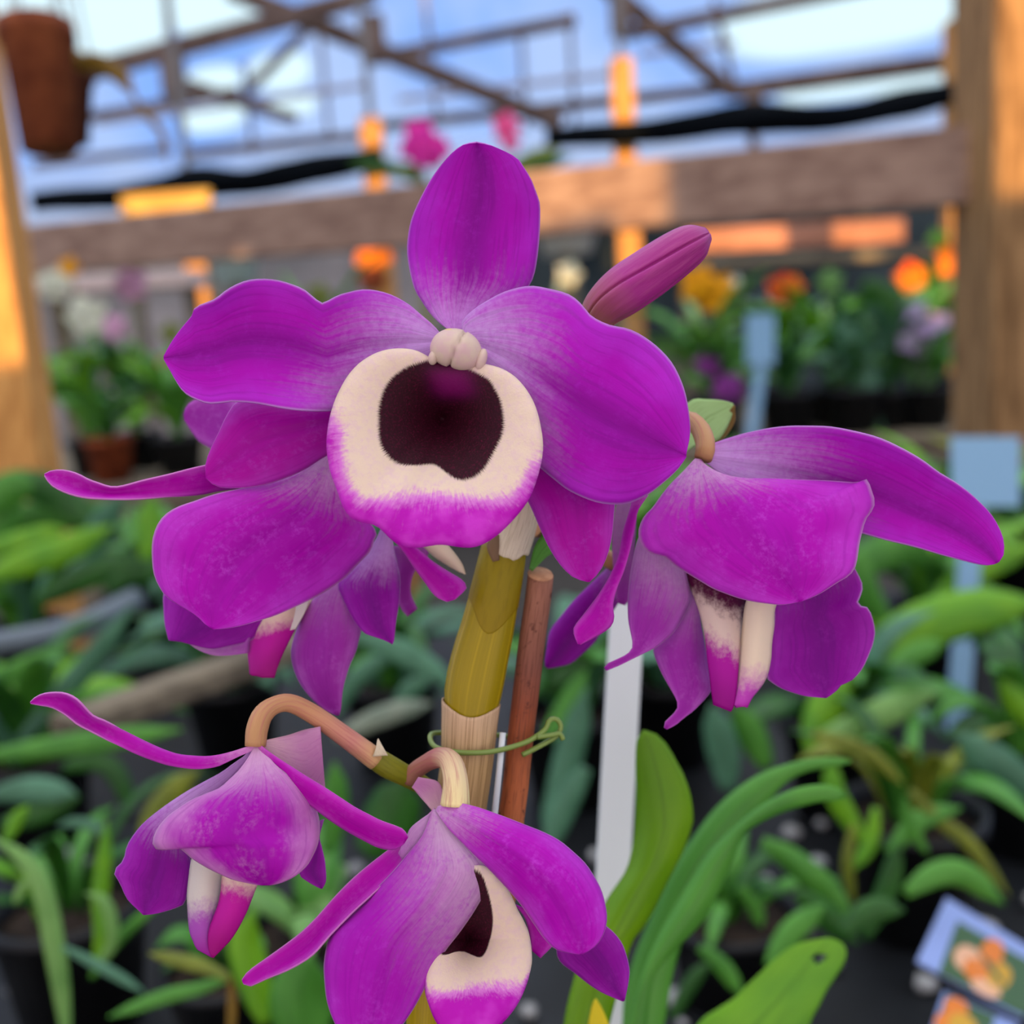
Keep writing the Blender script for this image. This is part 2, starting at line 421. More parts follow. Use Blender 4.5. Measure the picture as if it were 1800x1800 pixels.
M_pedp = along_mat('pedicel_pale', [(0, S(150, 106, 80)), (0.45, S(176, 112, 100)), (0.75, S(216, 196, 150)), (1, S(226, 212, 150))], 0.45, S(170, 90, 100), 0.5, 4.0)
M_node = along_mat('node', [(0, S(120, 120, 20)), (1, S(128, 132, 20))], 0.45, S(90, 96, 10), 0.4, 5.0)
M_cane = along_mat('cane', [(0, S(140, 124, 4)), (0.5, S(152, 130, 2)), (1, S(136, 116, 0))], 0.30, S(186, 160, 20), 0.5, 8.0, spec=0.28)
M_cane2 = along_mat('cane_upper', [(0, S(140, 126, 6)), (1, S(134, 114, 0))], 0.40, S(110, 92, 0), 0.3, 5.0, spec=0.22)
M_sheath = along_mat('dry_sheath', [(0, S(206, 176, 140)), (0.25, S(196, 164, 112)), (1, S(186, 150, 86))], 0.6, S(122, 92, 46), 0.75, 22.0, uscale=1.0)
M_sheathp = along_mat('pale_sheath', [(0, S(206, 194, 160)), (1, S(214, 204, 176))], 0.6, S(150, 134, 100), 0.5, 16.0)
M_stake = along_mat('stake_bark', [(0, S(164, 112, 88)), (0.045, S(128, 78, 62)), (0.07, S(138, 70, 42)), (0.11, S(182, 102, 58)), (0.2, S(176, 112, 64)), (1, S(160, 104, 60))], 0.7, S(92, 52, 36), 0.6, 8.0, uscale=36.0, spots=S(84, 44, 30))
M_cut = plain('stake_cut', S(212, 162, 120), 0.8, 0.2, S(190, 138, 100), 600)
M_wire = plain('tie_green', S(116, 142, 62), 0.35, 0.5)
M_white = plain('white_plastic', S(208, 218, 218), 0.4, 0.4)
M_column = plain('column_cream', S(206, 174, 172), 0.5, 0.3, S(208, 188, 168), 420, trans=0.1)
M_anther = plain('anther_yellow', S(206, 192, 120), 0.5, 0.3)

def leaf_mat(name, a, b, dark, trans=0.25, rough=0.38, spot=None):
    m, nt = new_mat(name)
    u, v, oc = attr(nt, 'u'), attr(nt, 'v'), objco(nt)
    n1 = noise(nt, xyz(nt, math_(nt, 'MULTIPLY', u, 2.0), math_(nt, 'MULTIPLY', v, 9.0)), 2.0, 3.0)
    n2 = noise(nt, oc, 40.0, 2.0)
    c = mixrgb(nt, mrange(nt, n2, 0.35, 0.65), a, b)
    c = mixrgb(nt, math_(nt, 'MULTIPLY', mrange(nt, n1, 0.5, 0.3), 0.4), c, dark)
    c = mixrgb(nt, math_(nt, 'MULTIPLY', mrange(nt, math_(nt, 'ABSOLUTE', v), 0.09, 0.0), 0.5), c, dark)
    finish(nt, c, rough, 0.4, trans, bump=n1, bstr=0.15, bdist=0.0004, tcol=mixrgb(nt, 0.5, c, S(150, 190, 20)))
    return m
LEAF = {
    'bright': leaf_mat('leaf_bright', S(122, 184, 34), S(98, 166, 38), S(66, 120, 14)),
    'mid': leaf_mat('leaf_mid', S(88, 158, 56), S(72, 140, 48), S(42, 96, 24)),
    'light': leaf_mat('leaf_light', S(126, 176, 92), S(104, 156, 76), S(76, 122, 50)),
    'teal': leaf_mat('leaf_teal', S(86, 140, 108), S(72, 122, 92), S(44, 84, 62)),
    'dark': leaf_mat('leaf_dark', S(46, 106, 30), S(34, 86, 26), S(18, 54, 14)),
    'olive': leaf_mat('leaf_olive', S(136, 148, 44), S(112, 126, 40), S(84, 92, 20)),
    'grey': leaf_mat('leaf_grey', S(146, 158, 138), S(120, 138, 120), S(80, 100, 80)),
    'yellow': leaf_mat('leaf_yellowgreen', S(118, 166, 4), S(96, 150, 2), S(70, 112, 0), trans=0.3),
    'brown': leaf_mat('leaf_brown', S(128, 96, 30), S(140, 110, 40), S(90, 60, 16)),
}
M_timber = plain('weathered_timber', S(128, 108, 92), 0.8, 0.2, S(104, 82, 66), 14, stretch=(1, 1, 6), bump=0.3)
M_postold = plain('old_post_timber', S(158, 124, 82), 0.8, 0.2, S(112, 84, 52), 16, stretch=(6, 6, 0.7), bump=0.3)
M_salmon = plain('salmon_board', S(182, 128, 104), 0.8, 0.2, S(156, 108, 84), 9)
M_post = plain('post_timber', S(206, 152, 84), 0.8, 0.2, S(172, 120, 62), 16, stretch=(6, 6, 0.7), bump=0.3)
M_beam = plain('beam_timber', S(158, 132, 114), 0.8, 0.2, S(126, 100, 86), 9, stretch=(0.7, 3, 5), bump=0.3)
M_rafter = plain('rafter_timber', S(124, 104, 92), 0.8, 0.2, S(92, 72, 62), 10)
M_palebar = plain('pale_bar', S(176, 170, 178), 0.7, 0.2)
M_bench = plain('bench_boards', S(128, 118, 98), 0.8, 0.2, S(92, 84, 70), 8, stretch=(0.6, 5, 5))
M_black = plain('black_plastic', S(20, 23, 26), 0.5, 0.3, S(11, 13, 15), 30)
M_blackcloth = plain('black_shade_cloth', S(7, 11, 15), 0.9, 0.05)
M_soil = plain('potting_bark', S(58, 48, 40), 0.9, 0.1, S(30, 26, 24), 120)
M_terra = plain('terracotta', S(140, 68, 34), 0.8, 0.2, S(104, 46, 22), 25)
M_clay = plain('brown_clay', S(132, 72, 40), 0.8, 0.2, S(96, 46, 24), 25)
M_terrad = plain('terracotta_dark', S(76, 40, 26), 0.8, 0.2)
M_steel = plain('hanger_wire', S(120, 116, 110), 0.5, 0.4)
M_floor = plain('floor_gravel', S(78, 74, 70), 0.9, 0.1, S(48, 46, 44), 30)
M_tagblue = plain('tag_plastic', S(132, 176, 206), 0.45, 0.3)
M_greywhite = plain('grey_stone', S(170, 172, 170), 0.8, 0.2, S(130, 132, 134), 80)
def flower_mat(name, a, b): return plain(name, a, 0.55, 0.2, b, 90, trans=0.3)
M_forange = flower_mat('flower_orange', S(250, 150, 30), S(236, 120, 10))
M_fred = flower_mat('flower_red_orange', S(240, 96, 24), S(220, 70, 16))
M_fyellow = flower_mat('flower_yellow', S(240, 180, 0), S(226, 150, 0))
M_fpink = flower_mat('flower_pink', S(244, 60, 170), S(214, 40, 176))
M_fpink2 = flower_mat('flower_rose', S(250, 110, 170), S(240, 80, 150))
M_fpurple = flower_mat('flower_purple', S(170, 80, 170), S(140, 50, 150))
M_flilac = flower_mat('flower_lilac', S(200, 180, 214), S(180, 160, 204))
M_fwhite = flower_mat('flower_white', S(226, 226, 206), S(206, 214, 190))
M_fpale = flower_mat('flower_pale_pink', S(226, 176, 206), S(206, 160, 190))

def sheet_mat(name, t_w, tint, tcol):
    m, nt = new_mat(name)
    a = N(nt, 'ShaderNodeBsdfTransparent'); a.inputs[0].default_value = tint
    b = N(nt, 'ShaderNodeBsdfTranslucent'); b.inputs[0].default_value = tcol
    mx = N(nt, 'ShaderNodeMixShader'); mx.inputs[0].default_value = t_w
    o = N(nt, 'ShaderNodeOutputMaterial')
    lk(nt, a.outputs[0], mx.inputs[1]); lk(nt, b.outputs[0], mx.inputs[2]); lk(nt, mx.outputs[0], o.inputs[0])
    return m
M_roof = sheet_mat('roof_film', 0.10, (0.97, 0.98, 1.0, 1), (0.8, 0.85, 0.9, 1))
M_wallfilm = sheet_mat('wall_film', 0.45, (0.95, 0.96, 0.98, 1), (0.8, 0.82, 0.88, 1))
M_diffuser = sheet_mat('diffuser_film', 1.0, (1, 1, 1, 1), (0.36, 0.44, 0.66, 1))  # film of the added wall, spreads the sun as soft front fill

# ------------------------------------------------------------------ the greenhouse shell
def plane(name, pts, mat, n=1, label=None, cat=None):
    a, b, c, d = [Vector(p) for p in pts]
    V = [a.lerp(b, i / n).lerp(d.lerp(c, i / n), j / n) for j in range(n + 1) for i in range(n + 1)]
    Fc = [(j * (n + 1) + i, j * (n + 1) + i + 1, (j + 1) * (n + 1) + i + 1, (j + 1) * (n + 1) + i) for j in range(n) for i in range(n)]
    o = mesh(name, V, Fc, mat, smooth=False)
    return tag(o, label, cat, kind='structure')
BACK_Y, FAR_Y = -1.2, 9.0
def roof_z(y): return 4.9 - (y - BACK_Y) * (4.9 - 2.75) / (FAR_Y - BACK_Y)
plane('floor', [(-6, BACK_Y, 0), (6, BACK_Y, 0), (6, FAR_Y, 0), (-6, FAR_Y, 0)], M_floor, 4, 'dark gravel floor between the benches', 'floor')
plane('ceiling', [(-6, BACK_Y, roof_z(BACK_Y)), (6, BACK_Y, roof_z(BACK_Y)), (6, FAR_Y, roof_z(FAR_Y)), (-6, FAR_Y, roof_z(FAR_Y))], M_roof, 4, 'clear plastic greenhouse roof with blue sky above', 'roof')
plane('wall_far', [(-6, FAR_Y, 0), (6, FAR_Y, 0), (6, FAR_Y, roof_z(FAR_Y)), (-6, FAR_Y, roof_z(FAR_Y))], M_wallfilm, 4, 'hazy plastic end wall far behind the benches', 'wall')
for sx_, nm in ((-6, 'left'), (6, 'right')):
    plane('wall_' + nm, [(sx_, BACK_Y, 0), (sx_, FAR_Y, 0), (sx_, FAR_Y, roof_z(FAR_Y)), (sx_, BACK_Y, roof_z(BACK_Y))], M_wallfilm, 4,
          f'hazy plastic side wall on the {nm}', 'wall')

# added unseen wall behind the camera; openings cut to put sun on chosen targets
LIT = []
def lit(x0, x1, y0, y1, d0, d1=None):
    d1 = d1 or d0
    q = []
    for x, y, d in ((x0, y0, d0), (x1, y0, d1), (x1, y1, d1), (x0, y1, d0)):
        P = at(x, y, d); t = (P.y - BACK_Y) / SUN_DIR.y
        w = P - SUN_DIR * t; q.append((w.x, w.z))
    LIT.append(q)
def inside(q, x, z):
    s = None
    for (a, b), (c, d) in zip(q, q[1:] + q[:1]):
        k = (c - a) * (z - b) - (d - b) * (x - a)
        if s is None: s = k > 0
        elif (k > 0) != s: return False
    return True
q = []
for x, y in ((-120, 112), (-2, 112), (80, 610), (-40, 610)):
    P = at(x, y, 1.52); w = P - SUN_DIR * ((P.y - BACK_Y) / SUN_DIR.y); q.append((w.x, w.z))
LIT.append(q)
lit(1744, 1990, -120, 326, 1.66)
lit(1640, 1722, 412, 500, 2.6)
lit(1572, 1640, 460, 520, 2.6)
lit(622, 694, 420, 474, 3.14)
for x0, x1, y0, y1 in ((300, 375, 440, 560), (628, 685, 205, 262), (634, 690, 284, 346), (1068, 1130, 100, 220),
                       (1074, 1134, 228, 295), (1078, 1142, 372, 460), (1684, 1728, 50, 145), (1686, 1726, 330, 415)):
    lit(x0, x1, y0, y1, 4.2)
lit(215, 380, 338, 398, 3.9)
lit(905, 1150, 270, 410, 2.25, 2.1)
lit(1215, 1580, 380, 455, 3.62, 3.5)
cell = 0.05
nx_, nz_ = int(9 / cell), int(roof_z(BACK_Y) / cell)
V, Fc, idx = [], [], {}
def vid(i, k):
    if (i, k) not in idx: idx[(i, k)] = len(V); V.append((-4.5 + i * cell, BACK_Y, k * cell))
    return idx[(i, k)]
for i in range(nx_):
    for k in range(nz_):
        x, z = -4.5 + (i + .5) * cell, (k + .5) * cell
        if any(inside(q, x, z) for q in LIT): continue
        Fc.append((vid(i, k), vid(i + 1, k), vid(i + 1, k + 1), vid(i, k + 1)))
tag(mesh('wall_sunmask', V, Fc, M_diffuser, smooth=False), 'added unseen milky wall behind the camera with openings shaping the sun', 'wall', kind='structure')

for xa, xb, c1, c2, lb in ((.15, 6, S(74, 82, 80), S(40, 48, 50), 'dark low wall along the far side right of the topmost sepal'), (-6, .15, S(178, 166, 158), S(140, 134, 128), 'pale low wall along the far side left of the topmost sepal')):
    tag(box('trim_kneewall', (xa, 6.5, .95), (xb, 6.5, .95), .12, 1.86, plain('kneewall', c1, .9, .1, c2, 1.6)), lb, 'wall', kind='structure')
# timbers: posts, cross beam, rafters
def timber(name, x0, y0, d0, x1, y1, d1, w, h, mat, label, cat, up=(0, 0, 1)):
    o = box(name, at(x0, y0, d0), at(x1, y1, d1), w, h, mat, up=up)
    return tag(o, label, cat, kind='structure')
def post(px, py, d, w, depth, z0, z1, mat, label, name='pillar', lean=0.0):
    p = at(px, py, d); c = Vector((p.x, p.y + depth / 2, 0))
    o = box(name, c + Vector((0, 0, z0)), c + Vector((lean, 0, z1)), w, depth, mat, up=(0, 1, 0))
    return tag(o, label, 'post', kind='structure')
def px_post(x0, y0, x1, y1, d, w, dep, mat, label):
    a, b = at(x0, y0, d), at(x1, y1, d); t = (a - b) / (a.z - b.z)
    lo = b - t * b.z; hi = lo + t * roof_z(b.y)
    return tag(box('pillar', lo, hi, w, dep, mat, up=(0, 1, 0)), label, 'post', kind='structure')
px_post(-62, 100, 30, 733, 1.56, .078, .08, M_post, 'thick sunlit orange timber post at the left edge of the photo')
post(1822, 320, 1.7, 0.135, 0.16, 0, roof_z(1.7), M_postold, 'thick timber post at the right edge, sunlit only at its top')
timber('beam', 60, 440, 2.85, 1712, 290, 1.80, 0.05, 0.125, M_beam, 'wide brown cross beam running between the two thick posts', 'beam')
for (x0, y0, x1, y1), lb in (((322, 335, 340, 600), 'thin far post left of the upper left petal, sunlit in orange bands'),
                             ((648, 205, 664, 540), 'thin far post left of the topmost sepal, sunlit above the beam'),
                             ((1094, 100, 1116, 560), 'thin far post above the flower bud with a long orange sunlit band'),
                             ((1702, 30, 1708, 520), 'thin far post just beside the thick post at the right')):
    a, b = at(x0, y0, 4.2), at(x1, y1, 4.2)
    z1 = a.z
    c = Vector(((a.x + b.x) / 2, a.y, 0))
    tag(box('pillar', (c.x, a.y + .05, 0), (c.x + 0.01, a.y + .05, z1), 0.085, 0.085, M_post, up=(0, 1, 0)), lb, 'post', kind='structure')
    tag(box('trim_hanger', (c.x + .01, a.y + .05, z1), (c.x + .01, a.y + .05, roof_z(a.y)), 0.028, 0.028, M_steel, up=(0, 1, 0)),
        'grey rod from the top of the ' + lb.split(',')[0].replace(' with a long orange sunlit band', ''), 'rod', kind='structure')
RAFT = [
    (150, 128, 5.0, 660, -10, 5.0, .07, 'brown rafter rising from the hanging pot towards the top edge'),
    (400, -20, 5.0, 985, 218, 5.6, .07, 'long slanting brace descending across the roof above the topmost sepal'),
    (1060, -30, 5.0, 1290, 165, 5.4, .06, 'short slanting brace meeting the rod above the flower bud'),
    (640, 225, 6.2, 1330, 150, 5.4, .05, 'level purlin above the pink flowers'),
    (1290, 160, 5.4, 1700, 104, 5.0, .07, 'dark purlin running to the thick post on the right'),
    (330, 150, 5.6, 520, 210, 6.0, .05, 'short brace left of the roof centre beside the rod'),
    (670, 100, 5.6, 1010, 35, 5.2, .05, 'thin purlin near the top edge left of the bud rod'),
    (330, 270, 6.4, 640, 238, 6.3, .05, 'lowest purlin on the left above the black shade cloth'),
    (1255, 0, 5.2, 1290, 150, 5.4, .025, 'thin strut left of the brightest sky pane'),
    (430, 165, 5.8, 560, 30, 5.6, .04, 'thin strut crossing the small bright panes at the upper left'),
    (130, 210, 5.6, 420, 160, 5.6, .04, 'thin pale purlin right of the hanging pot'),
    (1100, 60, 5.0, 1700, -60, 4.6, .05, 'rafter along the top edge above the brightest pane'),
    (745, -20, 6.0, 770, 215, 6.6, .03, 'upright glazing bar above the hot pink blooms'),
    (915, 60, 6.0, 925, 225, 6.6, .03, 'upright glazing bar above the rose pink bloom'),
    (1000, 20, 6.0, 1010, 215, 6.6, .03, 'upright glazing bar left of the rod above the bud'),
    (560, 40, 6.0, 580, 250, 6.8, .03, 'upright glazing bar left of the topmost sepal'),
    (430, 110, 6.0, 445, 270, 6.8, .03, 'upright glazing bar among the small bright panes'),
    (290, -20, 5.6, 300, 120, 5.8, .03, 'upright glazing bar right of the brightest upper left pane'),
    (170, 215, 6.4, 640, 150, 6.2, .03, 'thin pale bar across the small bright panes'),
    (700, 175, 6.2, 1080, 130, 6.0, .03, 'thin pale bar left of the rod above the bud'),
    (1125, 95, 6.0, 1290, 75, 5.8, .03, 'thin pale bar right of the rod above the bud'),
    (1320, 160, 5.6, 1325, 260, 5.6, .05, 'short brown stub under the dark purlin'),
    (60, 290, 6.5, 300, 262, 6.5, .04, 'thin bar right of the thick left post above the shade cloth'),
]
for x0, y0, d0, x1, y1, d1, w, lb in RAFT:
    timber('rafter', x0, y0, d0, x1, y1, d1, w, w * 1.1, M_palebar if w == .03 else M_rafter, lb, 'rafter')
for x, y, r, lb in ((655, 70, .10, 'dark joint where the rod left of the topmost sepal meets the roof'), (305, 135, .09, 'dark joint on the rod right of the hanging pot'),
                    (1090, 30, .08, 'dark joint at the top of the rod above the bud'), (1325, 180, .07, 'brown joint under the dark purlin')):
    a = at(x, y, 4.9)
    tag(box('joint', a - Vector((0, 0, r)), a + Vector((0, 0, r)), r * 1.1, r, M_rafter, up=(0, 1, 0)), lb, 'joint', kind='structure')

# black shade cloth rolled and sagging under the roof
def cloth(name, pts, d, h, lb):
    P = [at(x, y, d) for x, y in pts]
    return tag(tube(name, P, [h * k for k in (.7, 1, .9, 1.1, .9, .7)], M_blackcloth, steps=30, n=12, shape=lambda u, a: 1 + .12 * math.sin(17 * u + 3 * a)), lb, 'shade cloth')
cloth('shade_cloth', [(1710, 152), (1600, 182), (1480, 205), (1330, 208), (1180, 226), (960, 245)], 4.19, .055, 'black rolled shade cloth sagging above the beam on the right')
cloth('shade_cloth', [(672, 274), (540, 302), (440, 318), (350, 322), (260, 340), (60, 356)], 4.165, .055, 'black rolled shade cloth above the beam on the left')
tag(box('shelf', at(1205, 426, 3.65), at(1590, 404, 3.5), .02, .075, M_salmon), 'sunlit salmon shelf board behind the bud tip', 'shelf')
sa, sb = at(1180, 468, 3.42), at(1640, 446, 3.30)
shelf = empty('shelf', (sa.x, sa.y, .98)); tag(shelf, 'grey shelf on legs under the salmon board behind the bud tip', 'shelf')
box('board', sa, sb, .22, .03, M_bench, shelf)
for q in (sa.lerp(sb, .06), sa.lerp(sb, .94)): box('leg', Vector((q.x, q.y, .98)), q, .04, .04, M_bench, shelf, up=(0, 1, 0))
sa, sb = at(215, 368, 3.92), at(372, 358, 3.90)
shelf = empty('shelf', (sa.x, sa.y, 0)); tag(shelf, 'yellow sunlit board on legs above the beam on the left', 'board')
box('board', sa, sb, .03, .10, plain('yellow_board', S(206, 168, 84), .8, .2, S(190, 146, 70), 9), shelf)
for q in (sa.lerp(sb, .08), sa.lerp(sb, .92)): box('leg', Vector((q.x, q.y, 0)), q, .03, .03, M_bench, shelf, up=(0, 1, 0))
sa, sb = at(80, 505, 3.5), at(350, 490, 3.5)
shelf = empty('shelf', (sa.x, sa.y, .98)); tag(shelf, 'pale pinkish shelf behind the blossoms beside the left post', 'shelf')
box('board', sa, sb, .2, .05, plain('shelf_pale', S(206, 186, 178), .8, .2), shelf)
for q in (sa.lerp(sb, .06), sa.lerp(sb, .94)): box('leg', Vector((q.x, q.y, .98)), q, .04, .04, M_bench, shelf, up=(0, 1, 0))

# benches
bench = empty('plant_bench', (0, .7, 0)); tag(bench, 'low black topped bench carrying the pots around the orchid', 'bench')
ZB = 0.92
box('top', (0, 0.02, ZB - .02), (0, 1.36, ZB - .02), 2.6, .04, M_black, bench)
for x in (-1.2, 1.2):
    for y in (0.1, 1.28): box('leg', (x, y, 0), (x, y, ZB - .04), .08, .08, M_bench, bench, up=(0, 1, 0))
ZF = 0.98
far = empty('plant_bench', (0, 3.1, 0)); tag(far, 'boarded far bench with flowering pots under the cross beam', 'bench')
for k in range(6): box('board', (-3.2, 2.56 + k * .2, ZF - .015), (3.2, 2.56 + k * .2, ZF - .015), .18, .03, M_bench, far)
box('rail', (-3.2, 2.50, ZF - .06), (3.2, 2.50, ZF - .06), .04, .10, M_bench, far)
for x in (-3, -1, 1, 3):
    for y in (2.55, 3.5): box('leg', (x, y, 0), (x, y, ZF - .03), .08, .08, M_bench, far, up=(0, 1, 0))

# ------------------------------------------------------------------ the orchid
OB = pz(742, 1800, 240); POT_Z = ZB
pot_c = Vector((OB.x - .012, OB.y + .01, ZB))
orchid = empty('dendrobium_orchid', pot_c)
tag(orchid, 'sharp magenta orchid in the centre with cream lips and dark throats on an olive cane', 'orchid')
def flower(px, py, dz, label):
    e = empty('flower', pz(px, py, dz), orchid); e['label'] = label; return e

# main flower, facing the camera
fl = flower(800, 610, 60, 'large open flower facing out with a round cream lip and maroon throat')
petal('dorsal_sepal', [(800, 590), (763, 559), (742, 530), (728, 505), (718, 460), (717, 425), (725, 382), (747, 334), (768, 300), (792, 271), (815, 254), (838, 250)],
      [(806, 590), (850, 562), (895, 530), (930, 502), (944, 452), (949, 366), (941, 335), (934, 316), (920, 293), (906, 276), (865, 256), (838, 250)],
      M_dors, fl, dz=(66, 76, 82, 66, 40), camber=[10, 34, 40, 20, 0], ripple=(5, 3.2, .5), nu=34, nv=18, crease=6)
petal('petal', [(782, 596), (762, 572), (740, 553), (715, 533), (680, 516), (640, 509), (600, 517), (582, 526), (566, 533), (552, 524), (530, 507), (485, 492), (440, 492), (405, 506), (378, 526), (352, 536), (341, 543), (338, 553), (315, 582), (299, 606), (288, 627)],
      [(782, 606), (740, 655), (690, 700), (640, 716), (590, 722), (540, 722), (500, 718), (450, 709), (410, 706), (390, 708), (365, 709), (340, 700), (322, 688), (308, 668), (298, 650), (288, 632)],
      M_face, fl, dz=(46, 40, 22, 10, 6, 14), camber=[6, 6, -26, -34, -10], ripple=(12, 2.6, 0.4), nu=48, nv=22, crease=8)
petal('petal', [(815, 590), (812, 566), (832, 545), (858, 528), (890, 512), (930, 503), (965, 508), (1000, 518), (1022, 535), (1040, 556), (1070, 571), (1100, 577), (1125, 588), (1155, 610), (1182, 640), (1201, 680), (1210, 720), (1213, 760), (1206, 798)],
      [(815, 600), (835, 650), (860, 705), (885, 750), (915, 790), (945, 818), (975, 843), (1000, 862), (1040, 880), (1072, 886), (1105, 884), (1140, 868), (1170, 845), (1192, 824), (1206, 804)],
      M_face, fl, dz=(46, 30, 8, -4, -8, 14), camber=[16, 30, 20, 34, 10], ripple=(10, 3.2, 2.2), nu=48, nv=22, crease=9, mid=[(815, 594), (910, 640), (1030, 720), (1130, 772), (1206, 801)])
petal('lateral_sepal', [(770, 640), (690, 665), (600, 690), (520, 698), (450, 696), (415, 708), (398, 732), (385, 760), (368, 795), (361, 820), (362, 836)],
      [(770, 660), (700, 730), (640, 770), (575, 800), (530, 828), (480, 848), (450, 855), (420, 858), (390, 857), (372, 850), (362, 840)],
      M_sep, fl, dz=(96, 84, 64, 52, 62), camber=[8, 30, 40, 20, 0], nu=30, nv=16, crease=5)
petal('lateral_sepal', [(838, 650), (868, 760), (905, 840), (932, 888), (950, 930), (965, 962), (985, 993), (1008, 1015), (1033, 1023)],
      [(860, 650), (970, 745), (1060, 800), (1082, 850), (1079, 900), (1075, 945), (1066, 980), (1053, 1006), (1036, 1023)],
      M_sep, fl, dz=(96, 88, 72, 58, 66), camber=[8, 30, 36, 20, 0], nu=30, nv=16, crease=5)

def lip(name, outline, dark, cpt, parent, zr, zc, rimf, nr=26, light_spot=None, expo=2.1, curl=0.0):
    """A bowl-shaped lip: outline and throat edge around cpt; zr(angle) depth of the rim, zc depth of the bottom of the bowl."""
    cx, cy = cpt; nt_ = 120
    def radial(poly):
        P = spline(poly + [poly[0]], 400); a = sorted((math.atan2(y - cy, x - cx), math.hypot(x - cx, y - cy)) for x, y in P)
        out = []
        for k in range(nt_):
            t = -math.pi + 2 * math.pi * k / nt_
            best = min(a, key=lambda q: abs((q[0] - t + math.pi) % (2 * math.pi) - math.pi)); out.append(best[1])
        return [sum(out[(i + j) % nt_] for j in (-1, 0, 1)) / 3 for i in range(nt_)]
    ro, rd = radial(outline), radial(dark)
    V, DK, RM, TH, PT = [pz(cx, cy, zc)], [0.0], [0.0], [0.0], [0.0]
    for i in range(1, nr + 1):
        s = i / nr
        for k in range(nt_):
            t = -math.pi + 2 * math.pi * k / nt_
            r = ro[k] * s; x, y = cx + r * math.cos(t), cy + r * math.sin(t)
            z = zc + (zr(t) - zc) * (1 - (1 - s) ** expo) + curl * max(0, s - .86) * 7 * (s - .86) * 7
            z += 3.0 * math.sin(t * 23) * max(0, s - .7) / .3 * .35
            V.append(pz(x, y, z)); DK.append(r / rd[k]); RM.append(rimf(t, s, x, y)); TH.append(t)
            PT.append(light_spot(x, y) if light_spot else 0.0)
    Fc = [(0, 1 + k, 1 + (k + 1) % nt_) for k in range(nt_)]
    for i in range(nr - 1):
        for k in range(nt_):
            a, b = 1 + i * nt_ + k, 1 + i * nt_ + (k + 1) % nt_
            Fc.append((a, a + nt_, b + nt_, b))
    return mesh(name, V, Fc, M_lip, parent, {'dk': DK, 'rim': RM, 'th': TH, 'light_spot': PT}, thick=THICK * 1.4)
def sm(a, b, x):
    t = max(0, min(1, (x - a) / (b - a))); return t * t * (3 - 2 * t)
LIP_OUT = [(574, 782), (579, 741), (588, 708), (601, 680), (613, 660), (630, 641), (657, 623), (680, 616), (710, 614), (735, 618), (760, 632), (800, 640), (845, 640), (870, 645), (894, 655), (912, 670), (926, 687), (938, 709), (946, 733), (953, 770), (953, 800), (943, 843), (929, 878), (912, 902), (894, 922),
           (875, 940), (858, 951), (835, 962), (804, 961), (772, 956), (735, 963), (710, 961), (690, 950), (675, 934), (657, 920), (640, 919), (625, 917), (606, 897), (594, 863), (580, 825)]
LIP_DK = [(748, 634), (716, 644), (692, 660), (680, 674), (672, 689), (665, 715), (664, 741), (667, 780), (682, 804), (706, 819), (748, 818), (760, 818), (772, 822), (784, 833), (797, 841), (809, 846), (833, 841), (853, 824), (875, 785), (884, 765), (887, 745), (885, 722), (880, 701), (870, 682), (860, 667), (828, 650), (797, 640), (790, 632), (770, 632)]
def rim_main(t, s, x, y):
    low = sm(740, 905, y) ; side = sm(0.72, 1.0, s)
    left = sm(660, 585, x) * sm(680, 780, y)
    right = sm(915, 955, x) * sm(760, 850, y)
    bottom = sm(842 - 8 * math.sin((x - 700) / 32), 912, y)
    return max(bottom * 0.9, side * low * 0.95 * sm(0.6, .95, s), left * sm(.7, 1, s) * .75, right * .55)
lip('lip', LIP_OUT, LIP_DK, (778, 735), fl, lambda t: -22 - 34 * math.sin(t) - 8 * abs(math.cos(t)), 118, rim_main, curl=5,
    light_spot=lambda x, y: math.exp(-abs((x - 795 - (y - 672) * .25) / 38) ** 3 - abs((y - 672) / 26) ** 3))
def ellipsoid(name, c, axes, R, mat, parent, n=26, m=18, shape=None):
    V, Fc = [], []
    for i in range(m + 1):
        p = math.pi * i / m
        for j in range(n):
            a = 2 * math.pi * j / n
            v = Vector((math.sin(p) * math.cos(a), math.cos(p), math.sin(p) * math.sin(a)))
            k = shape(v) if shape else 1
            V.append(c + axes[0] * (v.x * R[0] * k) + axes[1] * (v.y * R[1] * k) + axes[2] * (v.z * R[2] * k))
    for i in range(m):
        for j in range(n): Fc.append((i * n + j, i * n + (j + 1) % n, (i + 1) * n + (j + 1) % n, (i + 1) * n + j))
    return mesh(name, V, Fc, mat, parent)
tilt = math.radians(-16)
A0 = R_ * math.cos(tilt) + U_ * math.sin(tilt); A1 = -R_ * math.sin(tilt) + U_ * math.cos(tilt)
col_ = ellipsoid('column', pz(802, 615, 8), (A0, A1, F_), (46 * PX, 37 * PX, 34 * PX), M_column, fl, n=60, m=30,
                 shape=lambda v: 1 - 0.20 * math.exp(-((v.x - .04 - .12 * v.y) / .05) ** 2) - .14 * max(0, -v.y) * (1 - abs(v.x)) + .10 * abs(v.x) * max(0, -v.y))
ellipsoid('column_wing', pz(846, 632, 4), (A0, A1, F_), (10 * PX, 20 * PX, 14 * PX), M_column, fl, n=14, m=10)
ellipsoid('column_wing', pz(762, 628, 4), (A0, A1, F_), (9 * PX, 14 * PX, 14 * PX), M_column, fl, n=14, m=10)
ellipsoid('anther_cap', pz(798, 588, 4), (A0, A1, F_), (20 * PX, 9 * PX, 16 * PX), M_anther, fl)
tube('pedicel', [pz(806, 606, 60), pz(830, 640, 130), pz(870, 760, 200), pz(890, 880, 236)], (18 * PX, 16 * PX, 15 * PX, 17 * PX), M_ped, fl, steps=18)

